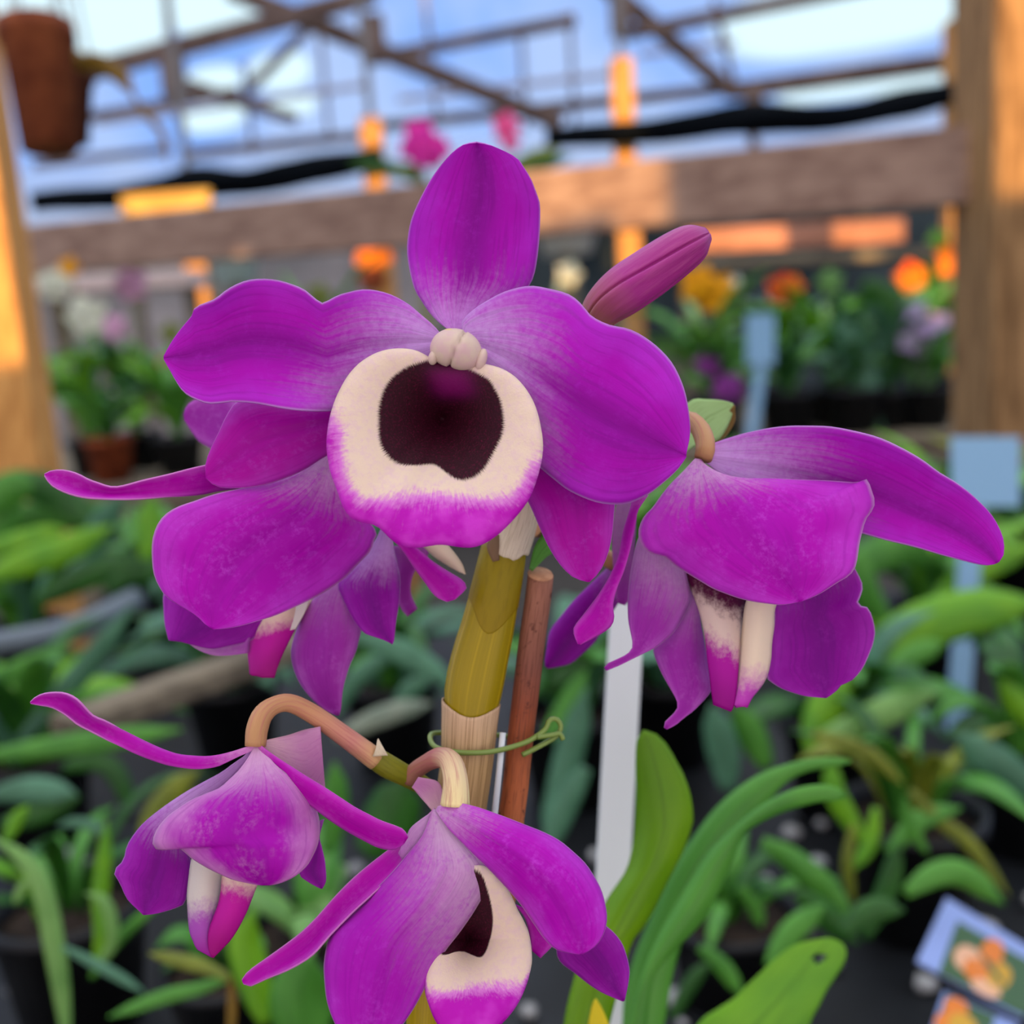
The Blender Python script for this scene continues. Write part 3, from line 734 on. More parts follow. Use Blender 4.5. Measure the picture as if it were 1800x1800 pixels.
# left flower, seen from its side
fl = flower(570, 820, 130, 'flower hanging on the left under the big one with a broad petal turned to the viewer')
petal('petal', [(578, 798), (540, 822), (500, 842), (460, 853), (425, 859), (393, 865), (365, 873), (343, 881), (315, 890), (293, 903), (277, 923), (268, 955), (270, 1003), (280, 1030), (295, 1050), (327, 1070), (346, 1082), (360, 1096), (370, 1103)],
      [(584, 800), (610, 830), (634, 880), (650, 918), (662, 936), (656, 952), (652, 966), (640, 980), (627, 993), (605, 1016), (580, 1034), (553, 1050), (527, 1063), (502, 1074), (477, 1084), (452, 1092), (427, 1099), (400, 1104), (375, 1106)],
      M_back, fl, dz=(140, 104, 70, 56, 64), camber=[10, 30, 56, 46, 10], twist=[10, 60, 72, 34, 0], ripple=(3, 6, 1), nu=44, nv=22, crease=7)
petal('sepal', [(560, 822), (500, 815), (430, 812), (393, 812), (360, 818), (330, 825), (300, 833), (253, 844), (203, 856), (170, 848), (152, 841), (137, 833), (117, 827), (100, 826), (88, 828), (78, 833)],
      [(560, 850), (480, 856), (430, 858), (387, 863), (353, 870), (320, 873), (293, 874), (250, 877), (215, 878), (177, 877), (150, 875), (127, 870), (108, 863), (93, 855), (84, 846), (78, 836)],
      M_long, fl, dz=(150, 120, 96, 78, 70, 60), camber=[0, 0, -8, -34, -10], twist=[0, 10, 10, -16, -10], nu=44, nv=12)
petal('lip', [(440, 1082), (434, 1090), (433, 1098), (435, 1130), (437, 1157), (439, 1175), (440, 1186), (452, 1188), (462, 1191)],
      [(548, 1052), (546, 1060), (540, 1070), (533, 1083), (520, 1103), (507, 1128), (495, 1153), (488, 1172), (482, 1192)],
      M_lipmag, fl, dz=(224, 222, 216, 212), camber=[40, 46, 36, 20], nu=22, nv=14)
petal('lip_fold', [(522, 1056), (519, 1076), (515, 1092), (510, 1108)], [(545, 1048), (540, 1066), (532, 1084), (519, 1106)], M_lipgrey, fl, dz=(218, 214, 212), nu=10, nv=6, u1=.4)
petal('sepal', [(672, 925), (660, 950), (640, 978), (610, 1010), (594, 1028), (600, 1046), (609, 1066), (622, 1090), (640, 1112), (658, 1119), (673, 1124), (686, 1130)],
      [(690, 930), (691, 955), (696, 985), (702, 1010), (703, 1029), (702, 1050), (700, 1068), (697, 1086), (695, 1102), (694, 1116), (693, 1126), (690, 1133)],
      M_deep, fl, dz=(240, 222, 210, 214), camber=[10, 26, 26, 0], nu=24, nv=12)
petal('sepal', [(600, 1000), (575, 1022), (553, 1050), (538, 1075), (525, 1100), (516, 1125), (512, 1147), (515, 1170), (523, 1192), (535, 1212), (552, 1232), (572, 1248), (592, 1258)],
      [(640, 990), (632, 1020), (630, 1050), (634, 1080), (635, 1105), (630, 1126), (625, 1146), (615, 1168), (608, 1190), (603, 1210), (601, 1228), (600, 1244), (597, 1257)],
      M_lilac, fl, dz=(250, 236, 226, 236), camber=[10, 30, 28, 0], nu=26, nv=12, u0=.2)
petal('petal', [(330, 1020), (298, 1030), (288, 1045), (288, 1070), (290, 1097), (294, 1115), (297, 1126)],
      [(480, 1060), (470, 1090), (455, 1110), (440, 1126), (400, 1136), (370, 1140), (330, 1130)], M_deep, fl, dz=(210, 220, 214, 206), camber=20, nu=20, nv=14, u0=.5)
petal('petal', [(300, 1090), (312, 1112), (327, 1127), (350, 1143), (377, 1152), (405, 1152), (436, 1148)],
      [(340, 1080), (345, 1100), (350, 1115), (370, 1135), (390, 1136), (410, 1132), (440, 1120)], M_lilac, fl, dz=(226, 236, 240, 236), nu=20, nv=8, u0=.1, u1=.45)
petal('dorsal_sepal', [(440, 760), (410, 700), (370, 694), (340, 704), (328, 714), (323, 728)], [(440, 820), (400, 806), (370, 788), (350, 776), (336, 757), (324, 738)],
      M_lilac, fl, dz=(300, 350, 380, 390), nu=16, nv=10, u0=.7)
tube('pedicel', [pz(580, 800, 150), pz(620, 770, 220), pz(720, 800, 270), pz(820, 880, 262), pz(880, 930, 250)], (20 * PX, 17 * PX, 15 * PX, 15 * PX, 16 * PX), M_ped, fl, steps=20)

# flower at the back, glimpsed behind the cane
fl = flower(760, 940, 330, 'flower mostly hidden behind the cane, only petal tips showing')
petal('petal', [(680, 940), (700, 958), (713, 974), (730, 1000), (749, 1026), (760, 1042), (771, 1052), (786, 1058)],
      [(700, 930), (731, 963), (745, 974), (756, 984), (776, 998), (796, 1010), (812, 1020), (820, 1034), (800, 1054)],
      M_long, fl, dz=(180, 176, 170, 168), camber=[6, 20, 14, 0], nu=20, nv=10, u0=.3)
petal('lip', [(730, 945), (760, 975), (785, 992), (806, 1004)], [(770, 940), (795, 968), (812, 992), (818, 1010)], M_lipcream, fl, dz=(200, 214, 224), camber=14, nu=14, nv=8, u1=.5)
petal('petal', [(690, 960), (698, 990), (698, 1030), (702, 1064), (716, 1084)], [(760, 955), (748, 985), (728, 1006), (722, 1040), (734, 1070)], M_lilac, fl, dz=(320, 330, 340), nu=16, nv=8, u0=.4)
petal('petal', [(1085, 985), (1060, 1006), (1030, 1035), (1005, 1060), (985, 1085), (967, 1110), (961, 1140), (958, 1162), (958, 1172)],
      [(1110, 1020), (1080, 1070), (1062, 1100), (1048, 1124), (1036, 1138), (1020, 1152), (1003, 1166), (980, 1172), (962, 1175)],
      M_deep, fl, dz=(370, 400, 420, 420), camber=20, nu=22, nv=10, u0=.3)
petal('sepal', [(1090, 870), (1080, 900), (1076, 950), (1078, 1000), (1081, 1040), (1086, 1060)], [(1120, 870), (1118, 930), (1114, 980), (1112, 1020), (1108, 1050), (1098, 1064)],
      M_lilac, fl, dz=(300, 320, 340, 350), nu=18, nv=8, u0=.1, u1=.6)
tube('pedicel', [pz(1080, 990, 380), pz(1000, 940, 340), pz(920, 930, 280)], (18 * PX, 16 * PX, 15 * PX), M_ped, fl, steps=12)

# right flower, hanging
fl = flower(1236, 805, 130, 'flower hanging on the right with one long wing petal and a cream and magenta tube lip')
petal('petal', [(1238, 800), (1253, 780), (1280, 770), (1307, 762), (1330, 757), (1357, 752), (1390, 749), (1423, 749), (1455, 750), (1487, 755), (1540, 768), (1583, 787), (1620, 808), (1650, 830), (1677, 846), (1702, 864), (1722, 882), (1741, 902), (1755, 925), (1764, 950), (1764, 975), (1756, 988)],
      [(1238, 812), (1290, 850), (1350, 880), (1410, 905), (1460, 922), (1517, 938), (1560, 950), (1590, 957), (1617, 964), (1650, 974), (1683, 983), (1710, 990), (1733, 994), (1748, 992)],
      M_face, fl, dz=(146, 150, 146, 128, 108), camber=[4, -20, -30, -20, 0], twist=[0, 10, 20, 10, 0], nu=44, nv=18, crease=-6)
petal('petal', [(1222, 806), (1200, 830), (1180, 850), (1163, 870), (1147, 892), (1132, 908), (1123, 930), (1124, 948), (1134, 966), (1150, 974), (1167, 977), (1187, 993), (1210, 1008), (1233, 1022), (1253, 1034), (1273, 1042), (1298, 1051), (1323, 1057), (1350, 1061), (1375, 1063), (1403, 1058)],
      [(1232, 808), (1245, 826), (1273, 839), (1310, 842), (1357, 842), (1400, 844), (1440, 845), (1475, 847), (1505, 849), (1517, 846), (1526, 843), (1529, 856), (1536, 876), (1535, 893), (1522, 912), (1515, 935), (1510, 957), (1506, 985), (1500, 1003), (1486, 1016), (1473, 1023), (1440, 1044), (1409, 1057)],
      M_back, fl, dz=(130, 78, 50, 44, 62), camber=[6, 34, 60, 44, 6], ripple=(4, 4, 2), nu=46, nv=24, crease=-8, mid=[(1227, 807), (1290, 880), (1345, 950), (1385, 1015), (1406, 1058)])
petal('petal', [(1335, 960), (1340, 1010), (1360, 1073), (1356, 1115), (1352, 1157), (1349, 1178), (1348, 1192), (1360, 1202), (1373, 1210), (1395, 1218), (1417, 1224), (1448, 1227)],
      [(1380, 950), (1450, 965), (1495, 990), (1506, 1005), (1516, 1028), (1513, 1045), (1507, 1061), (1514, 1066), (1522, 1066), (1531, 1078), (1536, 1095), (1538, 1112), (1534, 1134), (1527, 1152), (1518, 1172), (1507, 1187), (1494, 1198), (1480, 1202), (1470, 1214), (1452, 1227)],
      M_deep, fl, dz=(190, 196, 190, 184, 178), camber=[0, -16, -26, -10, 0], ripple=(7, 3, 0), nu=36, nv=18, u0=.25)
petal('lip', [(1190, 975), (1198, 1000), (1210, 1024), (1220, 1048), (1228, 1070), (1234, 1092), (1240, 1125), (1244, 1160), (1249, 1200), (1254, 1239)],
      [(1322, 1030), (1316, 1045), (1309, 1062), (1305, 1090), (1302, 1120), (1299, 1150), (1297, 1180), (1294, 1212), (1290, 1240), (1284, 1251)],
      M_lipside, fl, dz=(166, 150, 138, 140, 146), camber=[34, 40, 34, 26], twist=[-8, -8, -8], nu=30, nv=14)
petal('lip_fold', [(1318, 1040), (1310, 1066), (1307, 1090), (1304, 1120), (1301, 1150), (1298, 1180), (1295, 1210), (1290, 1242), (1300, 1240)],
      [(1372, 1040), (1361, 1072), (1360, 1100), (1356, 1130), (1354, 1160), (1347, 1190), (1335, 1210), (1322, 1226), (1313, 1244)],
      M_lipcream, fl, dz=(130, 132, 138, 146), camber=[22, 24, 20, 10], nu=28, nv=10)
petal('sepal', [(1112, 870), (1110, 887), (1104, 908), (1097, 930), (1092, 955), (1087, 980), (1072, 1014), (1051, 1048), (1030, 1076), (1010, 1102), (1009, 1115), (1016, 1132)],
      [(1140, 870), (1122, 897), (1118, 918), (1113, 943), (1106, 972), (1096, 1005), (1084, 1034), (1077, 1064), (1079, 1084), (1074, 1100), (1056, 1114), (1020, 1133)],
      M_long, fl, dz=(130, 116, 104, 96, 92), twist=[-10, -20, -20, -8, 0], camber=[6, 14, 16, 6], nu=30, nv=12, u0=.15)
petal('lateral_sepal', [(1150, 900), (1125, 940), (1117, 965), (1110, 1000), (1106, 1030), (1104, 1062), (1105, 1092), (1110, 1118), (1112, 1136), (1104, 1148), (1086, 1158), (1068, 1166), (1062, 1173)],
      [(1190, 950), (1203, 985), (1206, 1010), (1212, 1035), (1214, 1055), (1203, 1080), (1187, 1107), (1170, 1124), (1152, 1138), (1132, 1148), (1112, 1158), (1088, 1170), (1066, 1179)],
      M_lilac, fl, dz=(170, 160, 150, 150, 156), camber=[6, 24, 30, 10, 0], nu=30, nv=14, crease=4)
petal('lateral_sepal', [(1190, 990), (1200, 1030), (1206, 1060), (1194, 1080), (1180, 1100), (1162, 1122), (1149, 1140), (1156, 1166), (1168, 1192), (1180, 1213), (1190, 1232), (1190, 1246), (1180, 1258), (1168, 1270), (1167, 1279)],
      [(1222, 1000), (1228, 1050), (1230, 1085), (1236, 1120), (1241, 1150), (1247, 1182), (1252, 1206), (1246, 1220), (1232, 1236), (1218, 1250), (1202, 1262), (1188, 1274), (1172, 1282)],
      M_lilac, fl, dz=(200, 192, 186, 184, 188), camber=[6, 24, 30, 10, 0], nu=30, nv=14, u0=.15)
tube('pedicel', [pz(1236, 806, 134), pz(1240, 780, 150), pz(1226, 748, 190), pz(1196, 738, 230), pz(1120, 780, 280), pz(1000, 880, 270), pz(910, 950, 252)],
     (17 * PX, 19 * PX, 18 * PX, 16 * PX, 15 * PX, 15 * PX, 16 * PX), M_ped, fl, steps=30)

# lower left flower
fl = flower(452, 1309, 60, 'flower hanging at the lower left from a curled tan stalk, with two thin spread sepals')
petal('spur', [(452, 1304), (480, 1298), (507, 1292), (535, 1283), (563, 1277)], [(456, 1316), (480, 1350), (510, 1400), (545, 1440), (572, 1390)],
      M_spur, fl, dz=(72, 86, 100, 110), camber=[0, 16, 20, 10], nu=20, nv=14)
petal('sepal', [(456, 1306), (430, 1314), (409, 1321), (386, 1327), (363, 1330), (338, 1329), (312, 1326), (285, 1317), (258, 1305), (232, 1292), (207, 1278), (185, 1267), (164, 1258), (149, 1243), (138, 1231), (126, 1223), (112, 1218), (98, 1217), (83, 1218), (71, 1221), (60, 1227), (53, 1234)],
      [(458, 1312), (440, 1321), (421, 1329), (400, 1339), (382, 1347), (358, 1351), (336, 1351), (314, 1348), (293, 1344), (268, 1336), (242, 1326), (215, 1314), (188, 1301), (162, 1287), (137, 1274), (118, 1259), (102, 1249), (88, 1243), (75, 1241), (63, 1239), (54, 1237)],
      M_long, fl, dz=(60, 46, 36, 34, 40, 48), camber=[2, 8, 10, -22, -8], twist=[0, -8, -8, 10, 0], nu=44, nv=12)
petal('lateral_sepal', [(446, 1312), (430, 1328), (410, 1342), (390, 1357), (363, 1372), (336, 1387), (312, 1402), (289, 1418), (268, 1434), (250, 1450), (237, 1466), (227, 1481), (221, 1497), (218, 1512), (206, 1524), (201, 1532), (204, 1541), (211, 1551), (217, 1566), (224, 1580), (233, 1590), (243, 1599), (252, 1608)],
      [(452, 1318), (420, 1390), (380, 1430), (350, 1460), (335, 1480), (330, 1495), (334, 1510), (335, 1530), (332, 1550), (329, 1568), (324, 1588), (308, 1596), (293, 1601), (274, 1606), (256, 1608)],
      M_deep, fl, dz=(70, 92, 100, 92, 88), camber=[4, 20, 34, 20, 0], nu=34, nv=16, u0=-.35, crease=5)
petal('lip', [(360, 1470), (345, 1495), (337, 1512), (333, 1540), (330, 1570), (331, 1605), (334, 1637), (340, 1653), (347, 1668), (360, 1675), (372, 1682)],
      [(420, 1470), (402, 1510), (391, 1540), (388, 1560), (384, 1585), (380, 1605), (376, 1625), (372, 1645), (371, 1660), (372, 1672), (375, 1682)],
      M_lipgrey, fl, dz=(70, 62, 54, 54, 60), camber=[20, 28, 24, 10], nu=26, nv=12)
petal('lip_fold', [(410, 1490), (396, 1520), (391, 1540), (389, 1565), (384, 1590), (376, 1612), (368, 1634), (366, 1652), (368, 1670), (373, 1682)],
      [(470, 1500), (460, 1535), (453, 1552), (447, 1567), (441, 1582), (435, 1598), (428, 1613), (418, 1632), (405, 1652), (390, 1668), (375, 1683)],
      M_lipmag, fl, dz=(50, 44, 40, 42, 52), camber=[20, 26, 20, 10], nu=26, nv=12, u0=-.1)
petal('petal', [(450, 1308), (438, 1330), (420, 1355), (400, 1374), (386, 1386), (362, 1396), (336, 1407), (316, 1420), (297, 1434), (282, 1450), (273, 1466), (269, 1482), (277, 1493), (294, 1492), (312, 1489), (324, 1496), (336, 1507), (353, 1518), (371, 1528), (390, 1537), (409, 1545), (430, 1550), (450, 1554), (462, 1555)],
      [(456, 1310), (470, 1328), (487, 1347), (508, 1364), (526, 1382), (540, 1398), (551, 1412), (558, 1430), (561, 1446), (561, 1466), (558, 1484), (550, 1503), (540, 1520), (526, 1534), (514, 1542), (499, 1549), (486, 1553), (474, 1555)],
      M_hood, fl, dz=(60, 10, -26, -30, 0), camber=[10, 50, 84, 60, 14], ripple=(3, 4, 0), nu=42, nv=22, crease=-6)
petal('lateral_sepal', [(540, 1450), (552, 1470), (556, 1490), (540, 1515), (526, 1536), (545, 1552), (564, 1562)], [(570, 1440), (562, 1470), (566, 1490), (571, 1512), (573, 1532), (573, 1550), (567, 1562)],
      M_deep, fl, dz=(110, 112, 110, 108), nu=18, nv=8, u0=.4)
petal('sepal', [(452, 1305), (480, 1326), (507, 1344), (538, 1364), (569, 1383), (597, 1401), (623, 1418), (648, 1431), (670, 1442), (692, 1450), (708, 1457), (714, 1464), (718, 1471)],
      [(455, 1314), (472, 1340), (487, 1358), (507, 1380), (532, 1404), (561, 1427), (590, 1448), (616, 1464), (640, 1477), (662, 1488), (682, 1493), (697, 1492), (711, 1482)],
      M_long, fl, dz=(56, 34, 18, 8, 4), camber=[4, 12, 12, 4], twist=[0, 8, 12, 8], nu=34, nv=12, u0=.12)
tube('pedicel', [pz(449, 1312, 66), pz(452, 1282, 72), pz(462, 1256, 84), pz(482, 1240, 100), pz(510, 1236, 116), pz(548, 1254, 134), pz(600, 1290, 150), pz(662, 1336, 172)],
     (19 * PX, 20 * PX, 19 * PX, 17 * PX, 17 * PX, 18 * PX, 19 * PX, 21 * PX), M_ped, fl, steps=36)
tube('node', [pz(650, 1326, 168), pz(680, 1346, 182), pz(710, 1362, 196), pz(750, 1384, 222)], (20 * PX, 23 * PX, 21 * PX, 18 * PX), M_node, fl, steps=14)
petal('bract', [(655, 1330), (660, 1318), (664, 1300)], [(682, 1328), (674, 1314), (665, 1298)], M_sheathp, fl, dz=(146, 150, 158), nu=10, nv=6)

# lower centre flower
fl = flower(775, 1420, 70, 'flower at the bottom centre with a broad drooping petal beside a cream lip and dark throat')
petal('spur', [(760, 1425), (742, 1405), (730, 1390), (724, 1384)], [(790, 1440), (780, 1400), (770, 1374), (735, 1366)], M_spur, fl, dz=(100, 112, 120, 124), nu=14, nv=10)
petal('sepal_base', [(770, 1420), (740, 1440), (722, 1455), (714, 1470), (700, 1500)], [(776, 1430), (760, 1460), (745, 1490), (735, 1510), (720, 1530)], M_lilac, fl, dz=(84, 70, 64, 60), nu=14, nv=8, u1=.35)
petal('sepal', [(764, 1420), (740, 1444), (716, 1469), (692, 1487), (669, 1504), (640, 1527), (614, 1550), (585, 1580), (556, 1613), (528, 1640), (498, 1663), (470, 1683), (443, 1702), (430, 1714), (425, 1722)],
      [(766, 1428), (730, 1480), (692, 1536), (655, 1572), (622, 1602), (598, 1626), (576, 1649), (560, 1668), (544, 1683), (522, 1697), (498, 1709), (466, 1722), (440, 1734), (428, 1730)],
      M_long, fl, dz=(80, 76, 66, 54, 46), camber=[4, -10, -16, -6], twist=[0, -14, -20, -6], nu=34, nv=12)
LIP2_OUT = [(850, 1520), (880, 1546), (897, 1572), (910, 1600), (921, 1620), (929, 1640), (933, 1665), (934, 1690), (929, 1716), (922, 1737), (914, 1756), (898, 1780), (880, 1800), (850, 1822), (820, 1828), (790, 1818), (770, 1800), (757, 1771), (748, 1740), (750, 1700), (760, 1650), (775, 1590), (800, 1530)]
LIP2_DK = [(846, 1532), (858, 1566), (866, 1600), (867, 1625), (863, 1650), (856, 1672), (846, 1684), (830, 1680), (813, 1674), (795, 1674), (778, 1680), (765, 1660), (768, 1620), (790, 1560), (815, 1526)]
lip('lip', LIP2_OUT, LIP2_DK, (822, 1650), fl, lambda t: 34 - 44 * max(0, math.sin(t)) + 20 * abs(math.cos(t)), 120,
    lambda t, s, x, y: max(sm(1712 + 10 * math.sin((x - 740) / 26) - 18 * sm(850, 930, x), 1775, y), sm(.9, 1, s) * sm(1690, 1730, y) * .8), curl=4)
petal('lip_lobe', [(905, 1590), (922, 1612), (930, 1640), (934, 1670)], [(930, 1600), (960, 1630), (975, 1655), (950, 1684)], M_long, fl, dz=(60, 70, 70), nu=12, nv=8, u0=.5)
petal('petal', [(1000, 1600), (985, 1640), (978, 1668), (985, 1690), (1011, 1710), (1036, 1730), (1058, 1744), (1080, 1754), (1095, 1760)],
      [(1040, 1600), (1064, 1626), (1080, 1640), (1093, 1658), (1101, 1680), (1106, 1704), (1105, 1722), (1102, 1740), (1098, 1758)], M_deep, fl, dz=(110, 118, 124, 128), camber=[0, 10, 16, 0], nu=22, nv=12, u0=.35)
petal('petal', [(770, 1418), (788, 1410), (809, 1412), (838, 1419), (867, 1429), (896, 1440), (926, 1452), (956, 1464), (984, 1479), (1007, 1498), (1028, 1518), (1043, 1540), (1055, 1562), (1062, 1585), (1066, 1609), (1064, 1630), (1057, 1648), (1044, 1664), (1024, 1676)],
      [(766, 1424), (778, 1442), (790, 1458), (810, 1478), (832, 1500), (856, 1523), (879, 1547), (900, 1570), (918, 1592), (932, 1613), (945, 1632), (958, 1650), (976, 1667), (996, 1673), (1018, 1677)],
      M_back, fl, dz=(66, 6, -34, -46, -40), camber=[6, 40, 60, 50, 14], nu=38, nv=20, crease=-5, ripple=(3, 4, 1), u0=.05)
petal('petal', [(762, 1421), (752, 1446), (742, 1470), (718, 1500), (692, 1531), (664, 1560), (638, 1588), (612, 1610), (588, 1632), (578, 1652), (573, 1672), (570, 1697), (571, 1722), (576, 1762), (590, 1800), (610, 1830), (640, 1858)],
      [(768, 1424), (784, 1446), (800, 1463), (822, 1482), (842, 1501), (856, 1516), (864, 1532), (856, 1560), (842, 1586), (828, 1609), (806, 1640), (782, 1671), (762, 1705), (744, 1740), (728, 1770), (708, 1800), (680, 1838), (646, 1860)],
      M_droop, fl, dz=(70, 22, -14, -30, -34), camber=[8, 40, 64, 50, 10], nu=40, nv=22, crease=-7, u0=.0, ripple=(3, 3, 1))
tube('pedicel', [pz(716, 1370, 196), pz(734, 1352, 184), pz(752, 1340, 166), pz(770, 1332, 140), pz(786, 1334, 112), pz(796, 1348, 92), pz(801, 1378, 80), pz(800, 1416, 74)],
     (17 * PX, 17 * PX, 17 * PX, 19 * PX, 20 * PX, 22 * PX, 24 * PX, 28 * PX), M_pedp, fl, steps=34)

# bud, cane, sheaths, old leaf
bud = tube('bud', [pz(1040, 572, 150), pz(1062, 540, 140), pz(1095, 512, 130), pz(1140, 481, 122), pz(1190, 446, 116), pz(1222, 425, 116), pz(1243, 412, 118)],
           (30 * PX, 40 * PX, 47 * PX, 47 * PX, 43 * PX, 35 * PX, 15 * PX), M_bud, orchid, steps=60, n=180,
           shape=lambda u, a: 1 - 0.17 * math.exp(-((a + .62 - .55 * u) / .055) ** 2) + .10 * math.exp(-((a + .40 - .55 * u) / .22) ** 2) - 0.08 * math.exp(-((a - 1.15) / .12) ** 2))
bud['label'] = 'closed pointed bud, dusky pink'
tube('pedicel', [pz(1044, 566, 150), pz(1010, 640, 210), pz(950, 760, 250), pz(908, 880, 250)], (18 * PX, 15 * PX, 14 * PX, 15 * PX), M_ped, orchid, steps=18)
base = Vector((pot_c.x, pot_c.y, ZB + .10))
CANE = [pz(918, 850, 252), pz(905, 910, 252), pz(886, 965, 250), pz(873, 1030, 248), pz(858, 1100, 246), pz(843, 1160, 244), pz(832, 1215, 242), pz(826, 1260, 240), pz(820, 1340, 240), pz(806, 1440, 240), pz(782, 1600, 240), pz(748, 1800, 240)]
cane = tube('cane', CANE + [pz(748, 1800, 240).lerp(base, .5), base], [k * PX for k in (30, 38, 44, 48, 53, 57, 57.5, 50, 44, 44, 42, 38, 36, 30)], M_cane, orchid, steps=90, n=30,
            shape=lambda u, a: 1 + .012 * math.sin(9 * a))
cane['label'] = 'glossy olive yellow cane'
front = lambda a: math.exp(-(a / .75) ** 2)
tube('sheath', CANE[2:6], [k * PX for k in (45, 49, 53, 58)], M_cane2, orchid, steps=40, n=36, caps=False, thick=1.5 * PX, cut1=lambda a: .47 + .27 * front(a), cut0=lambda a: .0)
sh = tube('dry_sheath', [pz(922, 830, 254)] + CANE[1:3] + [pz(882, 985, 250)], [k * PX for k in (44, 47, 50, 50)], M_sheathp, orchid, steps=24, n=30, caps=False, thick=2 * PX,
          cut1=lambda a: .84 + .13 * math.exp(-((a + .25) / .6) ** 2) + .02 * math.sin(9 * a))
sh['label'] = 'papery pale sheath at the top of the cane'
tube('dry_scar', [pz(872, 940, 208), pz(867, 960, 204), pz(872, 986, 204)], (8 * PX, 13 * PX, 7 * PX), plain('scar_brown', S(120, 96, 70), .8), orchid, steps=8, n=10)
sh = tube('dry_sheath', [pz(834, 1195, 242), pz(829, 1225, 241), pz(826, 1260, 240)] + CANE[8:11], [k * PX for k in (57, 58, 55, 51, 50, 48)], M_sheath, orchid, steps=60, n=44, caps=False, thick=2 * PX,
          cut0=lambda a: .092 + .05 * math.exp(-(a / .9) ** 2), shape=lambda u, a: 1 + .012 * math.sin(19 * a))
sh['label'] = 'dry tan striped sheath lower on the cane'
lf = petal('leaf', [(930, 1000), (940, 960), (962, 925), (980, 890)], [(936, 1004), (960, 980), (985, 960), (990, 920)], LEAF['mid'], orchid, dz=(254, 270, 300), nu=12, nv=6)
lf = petal('leaf', [(1150, 790), (1180, 740), (1214, 704), (1240, 702), (1270, 704), (1288, 709)], [(1200, 800), (1230, 780), (1258, 776), (1270, 765), (1282, 742), (1291, 716)],
           leaf_mat('leaf_tip_pale', S(166, 206, 130), S(150, 192, 110), S(120, 160, 80)), orchid, dz=(300, 330, 350), nu=18, nv=10)
petal('leaf_tip', [(1242, 790), (1252, 768), (1262, 752), (1274, 732), (1290, 712)], [(1262, 778), (1280, 762), (1292, 740), (1292, 724), (1292, 713)], LEAF['brown'], orchid, dz=(342, 350, 346), nu=14, nv=8)
lathe('pot', pot_c, [(.001, 0), (.045, 0), (.058, .095), (.062, .095), (.062, .105), (.056, .105), (.052, .09)], M_black, orchid)
lathe('soil', pot_c + Vector((0, 0, .09)), [(.052, 0), (.03, .006), (.001, .010)], M_soil, orchid)

# stake, tie and white rod
STK = [pz(951, 1000, 262), pz(944, 1060, 262), pz(934, 1130, 262), pz(924, 1215, 262), pz(914, 1300, 262), pz(905, 1390, 262), pz(897, 1450, 262)]
e = (STK[-1] - STK[0]); low = STK[-1] + e * ((ZB + .02 - STK[-1].z) / e.z)
CUT = 24 * PX; LEN = (low - STK[0]).length
stake = empty('stake', low); tag(stake, 'brown bark stick cut flat at its top beside the olive cane', 'stake')
tube('stick', STK + [STK[-1].lerp(low, .15), STK[-1].lerp(low, .5), low], [k * PX for k in (26, 27, 30, 32, 29, 28, 27, 27)], M_stake, stake, steps=160, n=24, cut0=lambda a: CUT / LEN * (1 + math.cos(a)) / 2, shape=lambda u, a: 1 + .03 * math.sin(3 * a + 9 * u) + .02 * math.sin(40 * u))
ax = (STK[0] - STK[1]).normalized()
tt, n1, n2 = frames([Vector(q) for q in STK])[0]
V = [STK[0] - ax * (CUT * (1 + math.cos(a)) / 2) + (n1 * math.cos(a) + n2 * math.sin(a)) * (26 * PX) + ax * PX for a in [2 * math.pi * k / 32 for k in range(32)]]
cut_end = mesh('cut_end', V + [v + ax * PX * 1.5 + (STK[0] - v) * .06 for v in V], [tuple(range(32, 64))] + [(k, (k + 1) % 32, 32 + (k + 1) % 32, 32 + k) for k in range(32)], M_cut, stake)
cut_end['label'] = 'pale cut face'
tube_pts = [pz(930, 1300, 306), pz(840, 1288, 306), pz(780, 1288, 280), pz(757, 1292, 240), pz(764, 1312, 205), pz(800, 1322, 180), pz(845, 1323, 178), pz(881, 1318, 195), pz(921, 1306, 214),
            pz(945, 1293, 226), pz(960, 1280, 236), pz(966, 1266, 244), pz(978, 1264, 250), pz(986, 1276, 252), pz(980, 1292, 250), pz(962, 1304, 240), pz(940, 1316, 226), pz(918, 1327, 216)]
tie = empty('plant_tie', pz(860, 1320, 200)); tag(tie, 'thin green plastic tie looped around the cane and the stick', 'tie')
tube('loop', tube_pts, 5.2 * PX, M_wire, tie, steps=90, n=10)
tube('twist', [pz(944, 1296, 220), pz(970, 1292, 236), pz(984, 1290, 244), pz(990, 1300, 246)], 5 * PX, M_wire, tie, steps=20, n=10)
tag(tube('rod', [pz(884, 1288, 206), pz(880, 1330, 203), pz(874, 1390, 200), pz(868, 1440, 200), pz(862, 1500, 200), pz(862, 1500, 200).lerp(low + Vector((-.006, -.010, 0)), .3), low + Vector((-.006, -.010, 0))], [k * PX for k in (6, 8, 8, 8, 7)], M_white, steps=40, n=12),
    'slim white plastic rod held by the tie between cane and stick', 'rod')

